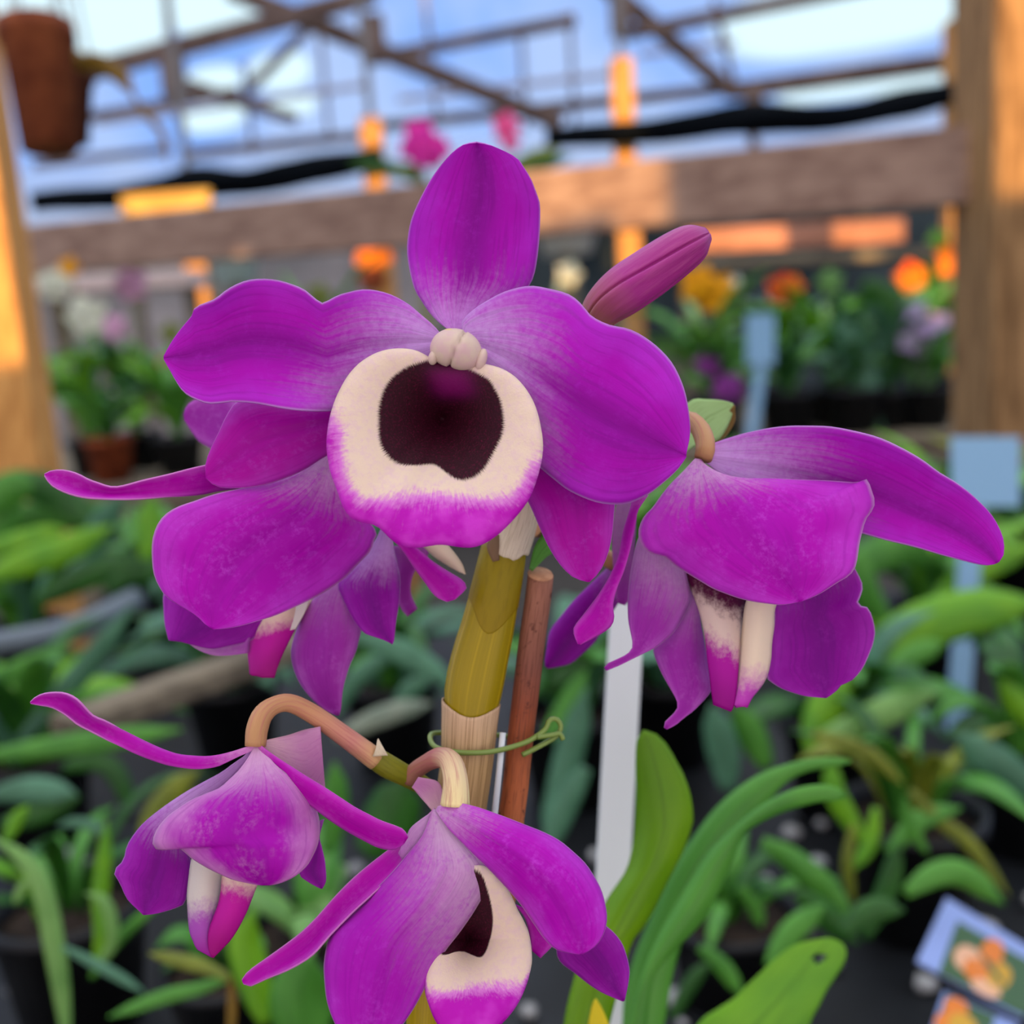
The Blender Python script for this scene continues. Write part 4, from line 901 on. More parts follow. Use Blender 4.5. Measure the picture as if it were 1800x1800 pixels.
# ------------------------------------------------------------------ neighbouring plants on the near bench
def bench_d(y, x=900):                       # depth at which the line of sight meets the near bench
    p = onto(x, max(y, 1010), ZB); return (p - CAM).dot(F_)
def strip(name, P, width, mat, parent, fold=0.25, n=16, nv=6, side=None, prof=(0.35, .8, 1, .95, .7, .05), face=0.5):
    """A strap leaf along the 3D path P, folded a little along its midrib."""
    Q = [Vector(p) for p in spline([tuple(p) for p in P], n)]
    pr = curve1(list(prof), n); V, A, B = [], [], []
    for i, c in enumerate(Q):
        t = (Q[min(i + 1, n)] - Q[max(i - 1, 0)]).normalized()
        if side is None:
            view = (c - CAM).normalized(); s1 = t.cross(view)
            s2 = t.cross(Vector((0, 0, 1)))
            s = (s1.normalized() * face + (s2.normalized() if s2.length > .05 else s1.normalized()) * (1 - face) * (1 if s1.dot(s2) > 0 else -1))
            s = (s - t * s.dot(t)).normalized()
        else: s = side
        nn = s.cross(t).normalized(); w = width * max(.02, pr[i]) / 2
        for j in range(nv + 1):
            v = 2 * j / nv - 1
            V.append(c + s * (w * v) + nn * (w * fold * abs(v) ** 1.3)); A.append(i / n); B.append(v)
    m = nv + 1
    Fc = [(i * m + j, i * m + j + 1, (i + 1) * m + j + 1, (i + 1) * m + j) for i in range(n) for j in range(nv)]
    return mesh(name, V, Fc, LEAF[mat] if isinstance(mat, str) else mat, parent, {'u': A, 'v': B}, thick=0.0006)
def arch(base, az, length, rise, droop, lean=0.25):
    """Points of a leaf that rises from base, leans out along az and droops at its end."""
    d = Vector((math.cos(az), math.sin(az), 0)); P = []
    for k in range(6):
        t = k / 5; P.append(base + d * (length * (lean * t + (1 - lean) * t * t * .9)) + Vector((0, 0, rise * (1.6 * t - .6 * t * t) - droop * t ** 3)))
    return P
def pot_into(root, c, r=.045, h=.08, mat=None, soil=True):
    lathe('pot', c, [(.002, 0), (r * .78, 0), (r, h * .88), (r * 1.08, h * .88), (r * 1.08, h), (r * .96, h), (r * .92, h * .84)], mat or M_black, root, n=22)
    if soil: lathe('soil', c + Vector((0, 0, h * .82)), [(r * .93, 0), (r * .5, h * .06), (.001, h * .08)], M_soil, root, n=16)
rnd = random.Random(5)
def plant(name, label, base, strokes=(), n=6, mats=('mid', 'dark'), size=.14, w=.016, r=.042, h=.075, potmat=None, group=None, cat='plant', d=None, spread=1.0, azr=(0, 6.28), rise=(.5, 1.0)):
    root = empty(name, base); tag(root, label, cat, group)
    pot_into(root, base, r, h, potmat)
    top = base + Vector((0, 0, h * .85))
    for st in strokes:
        pts, wpx, mat = st[:3]; dd = st[3] if len(st) > 3 else d
        lowest = max(p[1] for p in pts)
        if dd is None: dd = bench_d(lowest) * .86
        d2 = st[4] if len(st) > 4 else dd
        P = [at(x, y, dd + (d2 - dd) * k / (len(pts) - 1)) for k, (x, y) in enumerate(pts)]
        strip('leaf', P, wpx * dd / FPX, mat, root, face=1.0, prof=st[5] if len(st) > 5 else (.45, .8, 1, 1, .8, .1))
    n = int(n * 1.7)
    for k in range(n):
        az = azr[0] + (azr[1] - azr[0]) * (k + rnd.random()) / n; L = size * (0.7 + .6 * rnd.random()) * spread
        b = top + Vector((math.cos(az), math.sin(az), 0)) * (r * .4 * rnd.random())
        strip('leaf', arch(b, az, L * .75, size * (rise[0] + (rise[1] - rise[0]) * rnd.random()), size * .5 * rnd.random(), .35 * rnd.random()), w * (.7 + .6 * rnd.random()), rnd.choice(mats), root, n=12, nv=4, face=.35)
    return root
G = lambda x, y: onto(x, y, ZB)
PL = 'potted_orchid'
plant(PL, 'grassy plant at the bottom left with a tall light green stalk', G(150, 1790), [
    ([(118, 1830), (108, 1740), (95, 1660), (82, 1590), (62, 1535), (30, 1500), (-20, 1470)], 34, 'light', .46),
    ([(168, 1700), (178, 1640), (176, 1580), (182, 1520), (187, 1440)], 28, 'bright', .50),
    ([(172, 1700), (196, 1660), (194, 1610), (178, 1580), (150, 1570)], 22, 'light', .47),
    ([(160, 1720), (200, 1660), (240, 1620), (285, 1585)], 20, 'mid', .48),
    ([(110, 1665), (150, 1685), (200, 1712), (255, 1745)], 17, 'teal', .45),
    ([(60, 1545), (40, 1560), (26, 1590)], 16, 'light', .46),
    ([(188, 1470), (165, 1452), (130, 1446), (100, 1452)], 18, 'teal', .52),
    ([(10, 1480), (30, 1440), (50, 1415)], 24, 'bright', .50)], n=5, mats=('mid', 'dark', 'bright'), size=.10, w=.009)
plant(PL, 'small yellow green plant under the lower left flower with a forked tan stem', G(420, 1830), [
    ([(405, 1722), (375, 1706), (330, 1692), (262, 1676)], 24, 'olive', .42),
    ([(405, 1718), (350, 1738), (290, 1752), (190, 1788)], 24, 'mid', .43),
    ([(470, 1800), (440, 1700), (430, 1650), (445, 1600)], 60, 'bright', .50),
    ([(404, 1830), (408, 1770), (405, 1716)], 15, 'brown', .425)], n=3, mats=('mid', 'dark'), size=.05, w=.010, r=.035, h=.05)
plant(PL, 'broad pale leaf plant rising behind the bottom centre flower', G(560, 1800), [
    ([(545, 1860), (535, 1800), (530, 1740), (545, 1680)], 110, 'mid', .48)], n=3, mats=('mid', 'light'), size=.06, w=.02, r=.04, h=.06)
plant(PL, 'leafy plant at the left edge with a bright blade crossing below the long petal', G(60, 1200), [
    ([(-30, 1020), (60, 985), (120, 965), (195, 925)], 52, 'bright', 1.0), ([(-30, 965), (40, 955), (115, 930)], 44, 'bright', 1.05),
    ([(-30, 1205), (60, 1165), (125, 1140)], 34, 'mid', .85), ([(30, 1310), (100, 1230), (170, 1150), (232, 1065)], 40, 'teal', .82),
    ([(-20, 900), (20, 860), (60, 850)], 60, 'mid', 1.1), ([(-30, 860), (40, 850), (120, 880), (170, 930)], 56, 'dark', 1.15), ([(-40, 930), (60, 905), (150, 905), (220, 880)], 50, 'mid', 1.18), ([(40, 960), (90, 900), (110, 850)], 46, 'bright', 1.2), ([(-40, 1000), (0, 930), (10, 850)], 60, 'mid', 1.12), ([(150, 1000), (175, 930), (215, 870)], 44, 'teal', 1.15), ([(60, 1060), (160, 1010), (260, 985)], 46, 'dark', 1.0)], n=8, mats=('mid', 'bright', 'teal', 'dark'), size=.15, w=.022)
plant(PL, 'low plant at the left edge beneath the lower long petal', G(80, 1480), [
    ([(-30, 1330), (100, 1312), (220, 1296), (320, 1282)], 40, 'mid', .68), ([(-20, 1398), (60, 1388), (135, 1396)], 44, 'teal', .66),
    ([(250, 1500), (270, 1440), (305, 1392), (350, 1352)], 44, 'olive', .62), ([(0, 1450), (70, 1430), (140, 1400)], 40, 'dark', .66),
    ([(110, 1350), (180, 1340), (215, 1380), (225, 1430)], 34, 'dark', .68)], n=9, mats=('dark', 'mid', 'bright', 'teal'), size=.13, w=.018)
plant(PL, 'upright plant with two bright blades left of the sharp orchid', G(250, 1140), [
    ([(258, 990), (262, 930), (268, 870)], 44, 'bright', 1.05), ([(190, 1040), (230, 1010), (300, 1000)], 40, 'dark', 1.0),
    ([(300, 1100), (320, 1040), (340, 990)], 40, 'teal', 1.0)], n=8, mats=('mid', 'teal', 'dark'), size=.14, w=.02)
plant(PL, 'blue green leaved plant just left of the cane in the gap between flowers', G(700, 1330), [
    ([(620, 1118), (680, 1135), (740, 1165), (800, 1205)], 44, 'teal', .72), ([(585, 1260), (620, 1200), (660, 1165), (700, 1150)], 34, 'teal', .75),
    ([(690, 1260), (720, 1215), (760, 1185)], 34, 'teal', .72), ([(590, 1300), (650, 1268), (700, 1250), (760, 1236)], 36, 'grey', .70),
    ([(575, 1500), (590, 1420), (588, 1340)], 44, 'mid', .62), ([(640, 1500), (680, 1450), (715, 1370)], 95, 'dark', .58),
    ([(600, 1170), (650, 1110), (700, 1060)], 40, 'dark', .8)], n=7, mats=('teal', 'dark', 'mid'), size=.12, w=.02)
plant(PL, 'dark leafed plant right behind the brown bark stick', G(1010, 1400), [
    ([(960, 1450), (985, 1380), (1010, 1290), (1030, 1210)], 50, 'teal', .68), ([(960, 1300), (1000, 1240), (1030, 1180)], 40, 'mid', .74),
    ([(940, 1220), (1010, 1180), (1060, 1120)], 40, 'dark', .8), ([(1030, 1350), (990, 1420), (960, 1500)], 46, 'teal', .62),
    ([(1000, 1150), (1020, 1100), (1050, 1040)], 46, 'bright', .9)], n=8, mats=('teal', 'dark', 'mid'), size=.13, w=.022)
plant(PL, 'arching plant at the right edge with a big bright blade over the tag stake', G(1640, 1190), [
    ([(1520, 1160), (1590, 1112), (1690, 1080), (1830, 1058)], 84, 'bright', .86), ([(1480, 1010), (1580, 965), (1690, 985)], 66, 'mid', 1.0),
    ([(1640, 1060), (1720, 1000), (1820, 960)], 50, 'bright', 1.0), ([(1560, 1100), (1520, 1040), (1510, 970)], 50, 'mid', .95)], n=8, mats=('mid', 'bright', 'dark'), size=.15, w=.022)
plant(PL, 'plant with two light blades under the right hanging flower', G(1480, 1420), [
    ([(1440, 1300), (1500, 1280), (1560, 1250), (1645, 1216)], 54, 'light', .70), ([(1430, 1330), (1438, 1280), (1460, 1230), (1500, 1190)], 62, 'bright', .72),
    ([(1280, 1390), (1272, 1320), (1250, 1240)], 56, 'teal', .72), ([(1350, 1350), (1320, 1290), (1290, 1240)], 50, 'mid', .73),
    ([(1560, 1180), (1610, 1150), (1660, 1130)], 40, 'mid', .78)], n=8, mats=('mid', 'dark', 'teal', 'bright'), size=.12, w=.02)
plant(PL, 'plant at the right edge with one blue green blade pointing inward', G(1800, 1480), [
    ([(1840, 1410), (1780, 1365), (1735, 1330), (1680, 1290)], 66, 'teal', .62), ([(1840, 1290), (1800, 1250), (1760, 1195)], 40, 'bright', .7)], n=5, mats=('dark', 'mid'), size=.10, w=.018)
plant(PL, 'twiggy plant with small olive leaves at the lower right', G(1600, 1620), [
    ([(1600, 1390), (1650, 1440), (1700, 1480), (1740, 1530), (1775, 1575)], 26, 'olive', .56), ([(1430, 1290), (1520, 1320), (1590, 1380)], 26, 'olive', .6),
    ([(1590, 1570), (1650, 1535), (1700, 1540), (1765, 1590)], 44, 'mid', .52), ([(1340, 1480), (1390, 1510), (1440, 1560), (1470, 1630)], 46, 'mid', .54),
    ([(1400, 1570), (1440, 1600), (1510, 1660)], 44, 'dark', .52), ([(1500, 1450), (1490, 1520), (1500, 1590)], 20, 'olive', .54),
    ([(1540, 1420), (1530, 1480), (1500, 1530)], 26, 'bright', .55), ([(1630, 1500), (1600, 1450), (1590, 1400)], 20, 'mid', .55), ([(1350, 1700), (1390, 1640), (1450, 1590)], 40, 'mid', .5), ([(1500, 1640), (1450, 1560), (1380, 1500)], 44, 'mid', .53), ([(1520, 1650), (1560, 1560), (1580, 1480)], 36, 'dark', .52), ([(1560, 1500), (1620, 1440), (1690, 1420)], 34, 'mid', .56), ([(1520, 1480), (1470, 1400), (1460, 1330)], 36, 'bright', .58),
    ([(1480, 1640), (1530, 1600), (1590, 1600)], 40, 'dark', .50)], n=7, mats=('dark', 'olive', 'mid'), size=.09, w=.012)
plant(PL, 'low plant with narrow leaves at the bottom right beside the leaf with a hole', G(1290, 1740), [
    ([(1230, 1665), (1270, 1700), (1305, 1750)], 30, 'mid', .50), ([(1300, 1560), (1325, 1590), (1340, 1630)], 26, 'mid', .55),
    ([(1180, 1790), (1220, 1720), (1250, 1690)], 26, 'dark', .5)], n=5, mats=('dark', 'mid'), size=.06, w=.010, r=.036, h=.05)
FILL = [(420, 1060, 'dark leaved plant at the back of the near bench behind the left flower', ('dark', 'teal', 'mid')),
        (90, 1010, 'leafy plant at the left back corner of the near bench by the thick post', ('mid', 'bright', 'dark')),
        (700, 1040, 'plant on the back edge of the near bench below the hidden middle flower', ('mid', 'teal')),
        (1120, 1060, 'plant behind the right flower stalk at the back edge of the near bench', ('mid', 'bright')),
        (1290, 1040, 'plant behind the right flower on the back edge of the near bench', ('mid', 'dark', 'bright')),
        (1620, 1030, 'plant under the blue tag at the right back edge of the near bench', ('mid', 'bright', 'dark')),
        (1760, 1040, 'plant at the right back corner of the near bench by the thick post', ('mid', 'olive', 'dark')),
        (420, 1330, 'shaded plant behind the curled tan stalk of the lower left flower', ('dark', 'teal')),
        (1180, 1330, 'shaded plant behind the white stake under the right flower', ('dark', 'teal', 'mid'))]
for x, y, lb, ms in FILL:
    c = G(x, y); c.y = min(c.y, 1.27); c.x = max(-1.15, min(1.15, c.x))
    plant(PL, lb, c, n=16, mats=ms, size=.16 if y < 1100 else .12, w=.022)
# wooden slat, hose and stones on the near bench
tag(box('wooden_slat', at(110, 1285, .70), at(520, 1135, .86), .028, .02, M_bench), 'grey brown wooden slat lying slanted between the left flowers', 'slat')
tag(tube('hose', [at(-60, 1140, .92), at(60, 1122, .92), at(150, 1098, .95), at(240, 1052, 1.0)], .011, plain('hose_grey', S(98, 110, 118), .5), steps=16), 'grey hose lying across the left edge below the bright blade', 'hose')
V, Fc = [], []
rs = random.Random(3)
for k in range(130):
    x, y = rs.uniform(-60, 1860), rs.uniform(1380, 1900)
    if 250 < x < 1150 and rs.random() < .6: continue
    c = onto(x, y, ZB); r = rs.uniform(.003, .008); i0 = len(V)
    c.z += r * .6
    for i in range(5):
        p = math.pi * i / 4
        for j in range(6):
            a = 2 * math.pi * j / 6; q = r * (.8 + .4 * rs.random())
            V.append(c + Vector((q * math.sin(p) * math.cos(a), q * math.sin(p) * math.sin(a), .7 * q * math.cos(p))))
    for i in range(4):
        for j in range(6): Fc.append((i0 + i * 6 + j, i0 + i * 6 + (j + 1) % 6, i0 + (i + 1) * 6 + (j + 1) % 6, i0 + (i + 1) * 6 + j))
tag(mesh('gravel', V, Fc, M_greywhite), 'pale gravel scattered on the black bench between the pots', 'gravel', kind='stuff')

# big leaves close behind the orchid, each on a neighbouring plant
def near_plant(label, px, py, d, where):
    b = at(px, py, d); c = Vector((where[0], where[1], ZB)); root = empty(PL, c); tag(root, label, 'plant')
    pot_into(root, c, .038, .07)
    tube('stem', [b + Vector((0, 0, -.004)), c + Vector((0, 0, .06))], (.004, .005), M_node, root, steps=8, n=10)
    return root
def dleaf(d): return lambda x, y, z: at(x, y, d + z * PX)
ROOT = near_plant('plant with an upright yellow green leaf right of the bottom centre flower', 1000, 1850, .225, (.092, .195))
petal('leaf', [(985, 1850), (1000, 1760), (1030, 1660), (1067, 1584), (1090, 1550), (1104, 1526), (1113, 1490), (1117, 1460), (1119, 1404), (1118, 1360), (1118, 1325), (1120, 1300), (1130, 1284)],
      [(1060, 1850), (1075, 1780), (1107, 1664), (1128, 1632), (1147, 1601), (1166, 1562), (1184, 1526), (1200, 1495), (1209, 1470), (1216, 1450), (1217, 1430), (1212, 1397), (1202, 1366), (1189, 1341), (1174, 1314), (1156, 1293), (1132, 1284)],
      LEAF['yellow'], ROOT, dz=(0, 10, 30, 40, 20), camber=[30, 40, 40, 20], depth=dleaf(.225), nu=30, nv=12, thick=.0006)
petal('leaf_tip', [(1028, 1830), (1034, 1800), (1040, 1770), (1046, 1756)], [(1080, 1830), (1070, 1800), (1058, 1772), (1048, 1756)], plain('leaf_tip_yellow', S(216, 200, 30), .5, trans=.2), ROOT, dz=(0, 0, 0), depth=dleaf(.215), nu=10, nv=6)
ROOT = near_plant('plant with two long green leaves bending right below the right flower', 1130, 1900, .26, (.10, .33))
petal('leaf', [(1080, 1850), (1110, 1700), (1150, 1600), (1184, 1524), (1223, 1466), (1248, 1432), (1275, 1404), (1305, 1380), (1336, 1361), (1360, 1351), (1384, 1344), (1412, 1336), (1443, 1332), (1470, 1332), (1495, 1337)],
      [(1160, 1850), (1180, 1720), (1210, 1620), (1250, 1540), (1290, 1480), (1320, 1440), (1350, 1408), (1370, 1385), (1390, 1368), (1410, 1358), (1430, 1352), (1450, 1349), (1470, 1346), (1485, 1343), (1495, 1339)],
      LEAF['mid'], ROOT, dz=(0, 20, 60, 120, 180), camber=30, depth=dleaf(.270), nu=34, nv=10, thick=.0006)
petal('leaf', [(1090, 1860), (1120, 1740), (1160, 1640), (1200, 1570), (1240, 1505), (1280, 1465), (1320, 1430), (1360, 1403), (1400, 1386), (1430, 1380), (1455, 1380), (1474, 1386), (1486, 1399)],
      [(1130, 1860), (1140, 1760), (1150, 1710), (1184, 1670), (1230, 1624), (1260, 1572), (1287, 1512), (1306, 1466), (1345, 1440), (1382, 1424), (1415, 1414), (1443, 1408), (1470, 1407), (1484, 1403)],
      LEAF['mid'], ROOT, dz=(0, 10, 30, 60, 110), camber=[20, 30, 30, 10], depth=dleaf(.25), nu=36, nv=10, thick=.0006)
ROOT = near_plant('plant with a broad bright leaf with a dark hole near its tip', 1300, 1930, .28, (.20, .24))
hl = petal('leaf', [(1170, 1900), (1226, 1802), (1258, 1776), (1290, 1755), (1313, 1732), (1336, 1711), (1355, 1692), (1374, 1676), (1392, 1664), (1412, 1656), (1436, 1651), (1458, 1650)],
      [(1390, 1900), (1422, 1800), (1438, 1768), (1452, 1740), (1467, 1717), (1480, 1696), (1486, 1680), (1486, 1668), (1480, 1658), (1470, 1652), (1459, 1650)],
      LEAF['bright'], ROOT, dz=(0, 20, 40, 50), camber=[30, 30, 20, 10], depth=dleaf(.28), nu=44, nv=30, thick=.0006)
import bmesh
bm = bmesh.new(); bm.from_mesh(hl.data)
hc = at(1437, 1681, .285) - WL[hl]
kill = [f for f in bm.faces if (lambda q: (q.dot(R_) / 13.5) ** 2 + (q.dot(U_) / 9) ** 2 < (.285 / FPX) ** 2)(f.calc_center_median() - hc)]
bmesh.ops.delete(bm, geom=kill, context='FACES'); bm.to_mesh(hl.data); bm.free()

# plant tags
def tag_stake(label, x0, y0, x1, y1, d, w, mat, head=None, cat='plant tag'):
    a, b = at(x0, y0, d), at(x1, y1, d)
    t = (b - a).normalized()
    if b.z > ZB: b = b + t * ((ZB - b.z) / t.z)
    root = empty('plant_tag', b); tag(root, label, cat)
    s = t.cross(F_).normalized()
    box('stake', a, b, w, .0015, mat, root, up=F_, bevel=.0003)
    if head:
        hx0, hy0, hx1, hy1 = head
        c0, c1 = at((hx0 + hx1) / 2, hy0, d - .003), at((hx0 + hx1) / 2, hy1, d - .003)
        box('plate', c0, c1, (hx1 - hx0) * d / FPX, .002, mat, root, up=F_, bevel=.0005)
    return root
tag_stake('white plastic stake standing upright right of the brown stick', 1103, 1062, 1075, 1580, .262, .0083, M_white)
tag_stake('pale blue plastic tag on a stake at the right edge', 1712, 880, 1685, 1240, .95, .020, M_tagblue, (1672, 768, 1792, 890))
tag_stake('small pale tag on a stake among the far pots right of the bud', 1338, 640, 1322, 760, 2.45, .026, M_tagblue, (1312, 552, 1362, 640))
# photo tag lying at the lower right: white card with a picture of an orange flower
def card(label, pts, d0, d1, blobs, panel):
    q = [at(x, y, d0 if i < 2 else d1) for i, (x, y) in enumerate(pts)]
    c = sum(q, Vector()) / 4
    root = empty('picture_tag', c); tag(root, label, 'plant tag')
    nrm = (q[1] - q[0]).cross(q[3] - q[0]).normalized()
    if nrm.dot(CAM - c) < 0: nrm = -nrm
    def poly(name, P, mat, lift, th):
        m = len(P); V = [p + nrm * lift for p in P] + [p + nrm * (lift - th) for p in P]
        mesh(name, V, [tuple(range(m)), tuple(range(2 * m - 1, m - 1, -1))] + [(i, i + m, (i + 1) % m + m, (i + 1) % m) for i in range(m)], mat, root, smooth=False)
    poly('card', q, plain('card_white', S(138, 158, 208), .35), 0, .001)
    B = lambda u, v: q[0].lerp(q[1], u).lerp(q[3].lerp(q[2], u), v)
    poly('picture', [B(*p) for p in panel], plain('picture_green', S(62, 92, 50), .4), .0006, .0004)
    for u, v, ru, rv, mat in blobs:
        poly('printed_petal', [B(u + ru * math.cos(k * .5236), v + rv * math.sin(k * .5236)) for k in range(12)], mat, .0010, .0004)
    return root
P_or, P_ye, P_pe = plain('print_orange', S(214, 120, 30), .4), plain('print_yellow', S(196, 150, 30), .4), plain('print_peach', S(220, 170, 130), .4)
card('white picture tag with an orange flower lying at the lower right', [(1664, 1578), (1850, 1690), (1800, 1790), (1612, 1690)], .56, .50,
     [(.36, .66, .12, .18, P_pe), (.52, .42, .10, .24, P_or), (.50, .74, .16, .16, P_or), (.66, .66, .10, .2, P_ye), (.60, .9, .14, .1, P_pe)], [(.16, .24), (1, .2), (1, .98), (.2, 1)])
card('second picture tag with an orange flower at the bottom edge under the first', [(1660, 1742), (1790, 1800), (1760, 1880), (1630, 1830)], .50, .46,
     [(.2, .25, .16, .2, P_or), (.34, .5, .2, .2, P_ye), (.12, .6, .12, .2, P_or)], [(.04, .06), (.7, .06), (.7, .9), (.04, .9)])

# ------------------------------------------------------------------ far bench: pots, foliage and blooms
def bloom(root, c, r, mat, n=5, tiltv=None, name='flower'):
    """One open flower of n rounded petals about c, facing the viewer."""
    V, Fc, A = [], [], []
    ph = rnd.random() * 6
    for k in range(n):
        a0 = ph + 2 * math.pi * k / n; i0 = len(V)
        for i in range(6):
            t = i / 5; w = math.sin(math.pi * min(1, .12 + t * .9)) * .42 + .03
            for j in range(5):
                v = j / 2 - 1
                p = (r * t * math.cos(a0) - r * w * v * math.sin(a0), r * t * math.sin(a0) + r * w * v * math.cos(a0))
                V.append(c + R_ * p[0] + U_ * p[1] + F_ * (r * (.25 * t * t - .12 * v * v * t - .15 * math.sin(k * 2.4)))); 
        for i in range(5):
            for j in range(4): Fc.append((i0 + i * 5 + j, i0 + i * 5 + j + 1, i0 + (i + 1) * 5 + j + 1, i0 + (i + 1) * 5 + j))
    return mesh(name, V, Fc, mat, root, thick=.0008)
def far_plant(label, x, d, top, mats=('mid', 'dark'), n=9, size=.22, w=.03, blooms=(), potmat=None, r=.06, h=.10, z=None, leaves=()):
    zb = ZF if z is None else z
    p = at(x, 700, d); base = Vector((p.x, p.y, zb))
    root = empty(PL, base); tag(root, label, 'plant')
    pot_into(root, base, r, h, potmat)
    b = base + Vector((0, 0, h * .85)); n = int(n * 1.6)
    for k in range(n):
        az = 2 * math.pi * (k + rnd.random()) / n
        strip('leaf', arch(b, az, size * (.5 + .5 * rnd.random()), size * (.6 + .7 * rnd.random()), size * .4 * rnd.random(), .4 * rnd.random()), w * (.7 + .6 * rnd.random()), rnd.choice(mats), root, n=10, nv=4, face=.4)
    for pts, wpx, mat in leaves:
        strip('leaf', [at(px_, py_, d - .03) for px_, py_ in pts], wpx * d / FPX, mat, root, face=1.0)
    for bx, by, br, mat in blooms:
        c = at(bx, by, d - .05)
        tube('stem', [b, b.lerp(c, .5) + Vector((0, .03, .03)), c + F_ * .01], (.004, .003, .003), M_node, root, steps=8, n=6)
        bloom(root, c, br * d / FPX, mat)
    return root
far_plant('green plant with pale blossoms beside the thick left post', 150, 2.75, 500, ('mid', 'bright', 'teal'), 12, .24, .035,
          [(95, 500, 34, M_fwhite), (150, 555, 40, M_fwhite), (120, 470, 20, M_fyellow), (200, 575, 26, M_fpale)])
far_plant('dark leaved plant with a pale pink bloom left of the upper left petal', 235, 2.85, 500, ('dark', 'mid', 'bright'), 12, .26, .04,
          [(228, 500, 34, M_fpale), (290, 640, 14, M_fred)])
far_plant('bushy plant just left of the upper left petal tip', 305, 2.65, 560, ('mid', 'bright', 'dark'), 11, .22, .034, [(300, 585, 22, LEAF['olive'])])
far_plant('plant in a terracotta pot low beside the thick left post', 180, 2.60, 700, ('dark', 'mid'), 8, .14, .03, potmat=M_terra, r=.055, h=.11)
far_plant('palm like plant with narrow leaves above the left petal notch', 560, 3.1, 440, ('mid', 'teal', 'olive'), 14, .36, .026, [(560, 520, 26, LEAF['olive'])])
far_plant('plant with an orange bloom left of the topmost sepal', 655, 3.2, 440, ('mid', 'olive'), 8, .28, .03, [(655, 446, 36, M_forange), (655, 490, 30, M_terra)])
far_plant('plant with a white bloom right of the topmost sepal', 985, 3.1, 470, ('mid', 'teal', 'grey'), 9, .28, .03, [(1000, 480, 24, M_fwhite)])
far_plant('plant with a large golden yellow bloom behind the bud', 1245, 2.8, 500, ('mid', 'bright', 'light'), 12, .25, .034,
          [(1230, 500, 40, M_fyellow), (1265, 520, 42, M_fyellow), (1290, 505, 22, M_fwhite)])
far_plant('plant with a red orange bloom right of the golden one', 1375, 2.9, 500, ('light', 'bright', 'teal'), 13, .25, .034, [(1375, 508, 30, M_fred), (1395, 505, 22, M_forange)])
far_plant('light green leafy plant in the middle of the far pots on the right', 1465, 2.75, 500, ('bright', 'light', 'mid'), 13, .25, .036, [(1460, 495, 26, LEAF['light'])])
far_plant('plant with one big dark drooping leaf left of the right post', 1560, 2.6, 520, ('teal', 'mid', 'dark'), 9, .24, .036,
          leaves=[([(1515, 500), (1550, 520), (1580, 570), (1600, 630), (1605, 690)], 62, 'dark'), ([(1470, 560), (1500, 610), (1520, 680), (1550, 760)], 54, 'teal')])
far_plant('plant with orange blooms close to the right post', 1655, 2.82, 450, ('mid', 'teal', 'olive'), 10, .30, .032,
          [(1680, 455, 40, M_forange), (1604, 490, 34, M_forange), (1600, 475, 16, M_fred), (1650, 420, 20, LEAF['bright'])])
far_plant('plant with pale lilac blossoms low beside the right post', 1630, 2.58, 560, ('teal', 'mid', 'grey'), 9, .18, .034, [(1610, 560, 34, M_flilac), (1645, 575, 34, M_flilac), (1600, 600, 24, M_flilac)])
far_plant('plant with two purple blooms right above the pale leaf tip', 1262, 2.60, 640, ('dark', 'mid'), 9, .16, .03, [(1245, 638, 26, M_fpurple), (1280, 682, 32, M_fpurple)], z=ZF - .0)
far_plant('dark potted plant under the small pale tag', 1385, 2.60, 650, ('dark', 'mid', 'teal'), 9, .16, .03, r=.07, h=.11)
far_plant('second dark potted plant beside the big drooping leaf', 1500, 2.58, 650, ('dark', 'teal'), 8, .14, .03, r=.07, h=.11)
far_plant('tall plant with hot pink blooms standing above the beam left of the topmost sepal', 755, 3.2, 250, ('dark', 'mid'), 6, .25, .03,
          [(738, 240, 36, M_fpink), (765, 262, 32, M_fpink), (722, 262, 24, M_fpink), (745, 275, 24, M_fpink)],
          leaves=[([(750, 320), (700, 300), (650, 290), (610, 285)], 26, 'dark'), ([(745, 320), (720, 300), (690, 310)], 26, 'olive')])
far_plant('tall plant with a rose pink bloom above the beam right of the topmost sepal', 905, 3.2, 250, ('dark', 'mid'), 6, .25, .03,
          [(890, 222, 28, M_fpink2), (897, 248, 20, M_fpink2)], leaves=[([(890, 310), (930, 285), (985, 262)], 34, 'olive'), ([(890, 310), (950, 290), (1010, 275)], 22, 'dark')])
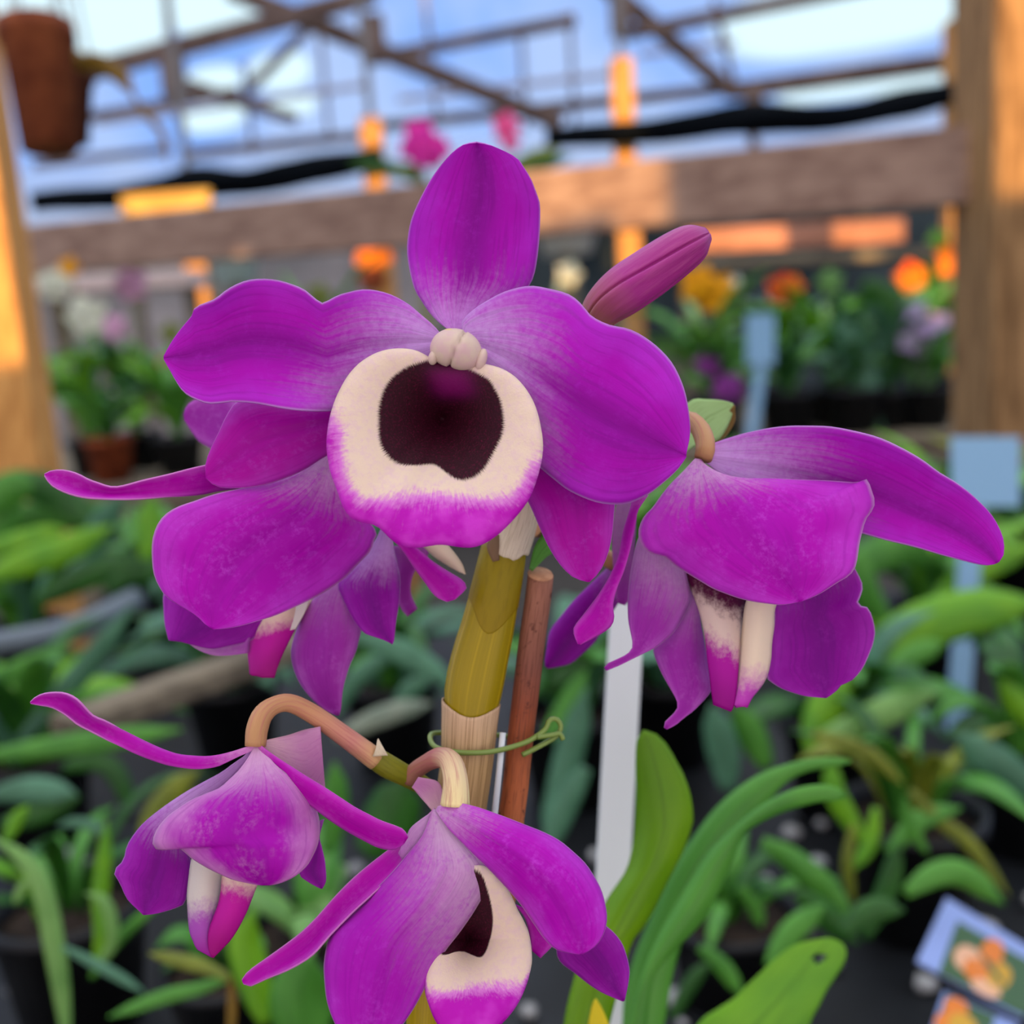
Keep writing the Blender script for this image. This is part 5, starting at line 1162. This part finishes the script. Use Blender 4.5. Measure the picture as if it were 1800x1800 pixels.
for x, y0, y1, rr, d, lb, mt in ((415, 500, 432, 44, 3.3, 'pale aqua pot above the upper left petal', plain('pot_aqua', S(196, 222, 222), .5)),
                                 (998, 448, 402, 52, 3.4, 'white trough right of the topmost sepal under the beam', plain('pot_white', S(206, 208, 204), .5))):
    a, b = at(x, y0, d), at(x, y1, d); r = rr * d / FPX; h = b.z - a.z
    root = empty('plant_pot', a); tag(root, lb, 'pot')
    lathe('body', a, [(.002, 0), (r * .8, 0), (r, h * .85), (r * 1.06, h * .86), (r * 1.06, h), (r * .95, h), (r * .9, h * .8)], mt, root)
    lathe('stand', Vector((a.x, a.y, ZF)), [(r * .5, 0), (r * .35, .02), (r * .3, a.z - ZF)], M_bench, root)
# hanging pots at the top left
def hanging_pot(label, x0, y0, x1, y1, rt, rb, d, mat):
    a, b = at(x0, y0, d), at(x1, y1, d)
    root = empty('hanging_pot', a); tag(root, label, 'pot')
    k = d / FPX; h = (a - b).length
    ax = (b - a).normalized(); q = Vector((0, 0, 1)).rotation_difference(-ax)
    r1, r2 = rt * k, rb * k
    lathe('pot', b, [(.002, 0), (r2, 0), (r1 * .97, h * .86), (r1 * 1.07, h * .87), (r1 * 1.07, h), (r1 * .97, h), (r1 * .9, h * .8)], mat, root, tilt=q)
    for ang in (0.5, 2.6, 4.7):
        p = a + Vector((math.cos(ang) * r1, math.sin(ang) * r1, 0))
        tube('wire', [p, Vector((a.x, a.y, a.z + .3)), Vector((a.x, a.y, roof_z(a.y)))], .0015, M_steel, root, n=6, smooth=False)
    return root
hp = hanging_pot('tall brown clay pot hanging at the top left with an arching leaf', 62, 45, 88, 262, 62, 48, 1.15, M_clay)
strip('leaf', [at(110, 60, 1.2), at(135, 105, 1.2), at(175, 112, 1.2), at(212, 135, 1.2), at(240, 175, 1.2)], 34 * 1.2 / FPX, 'brown', hp, face=1)
strip('leaf', [at(235, 170, 1.2), at(255, 200, 1.2), at(285, 235, 1.2), at(295, 290, 1.2)], 12 * 1.2 / FPX, 'brown', hp, face=1, prof=(.5, 1, 1, 1, .8, .1))
hanging_pot('darker clay pot hanging close behind the tall brown one', 126, 128, 128, 250, 36, 28, 1.35, M_terrad)
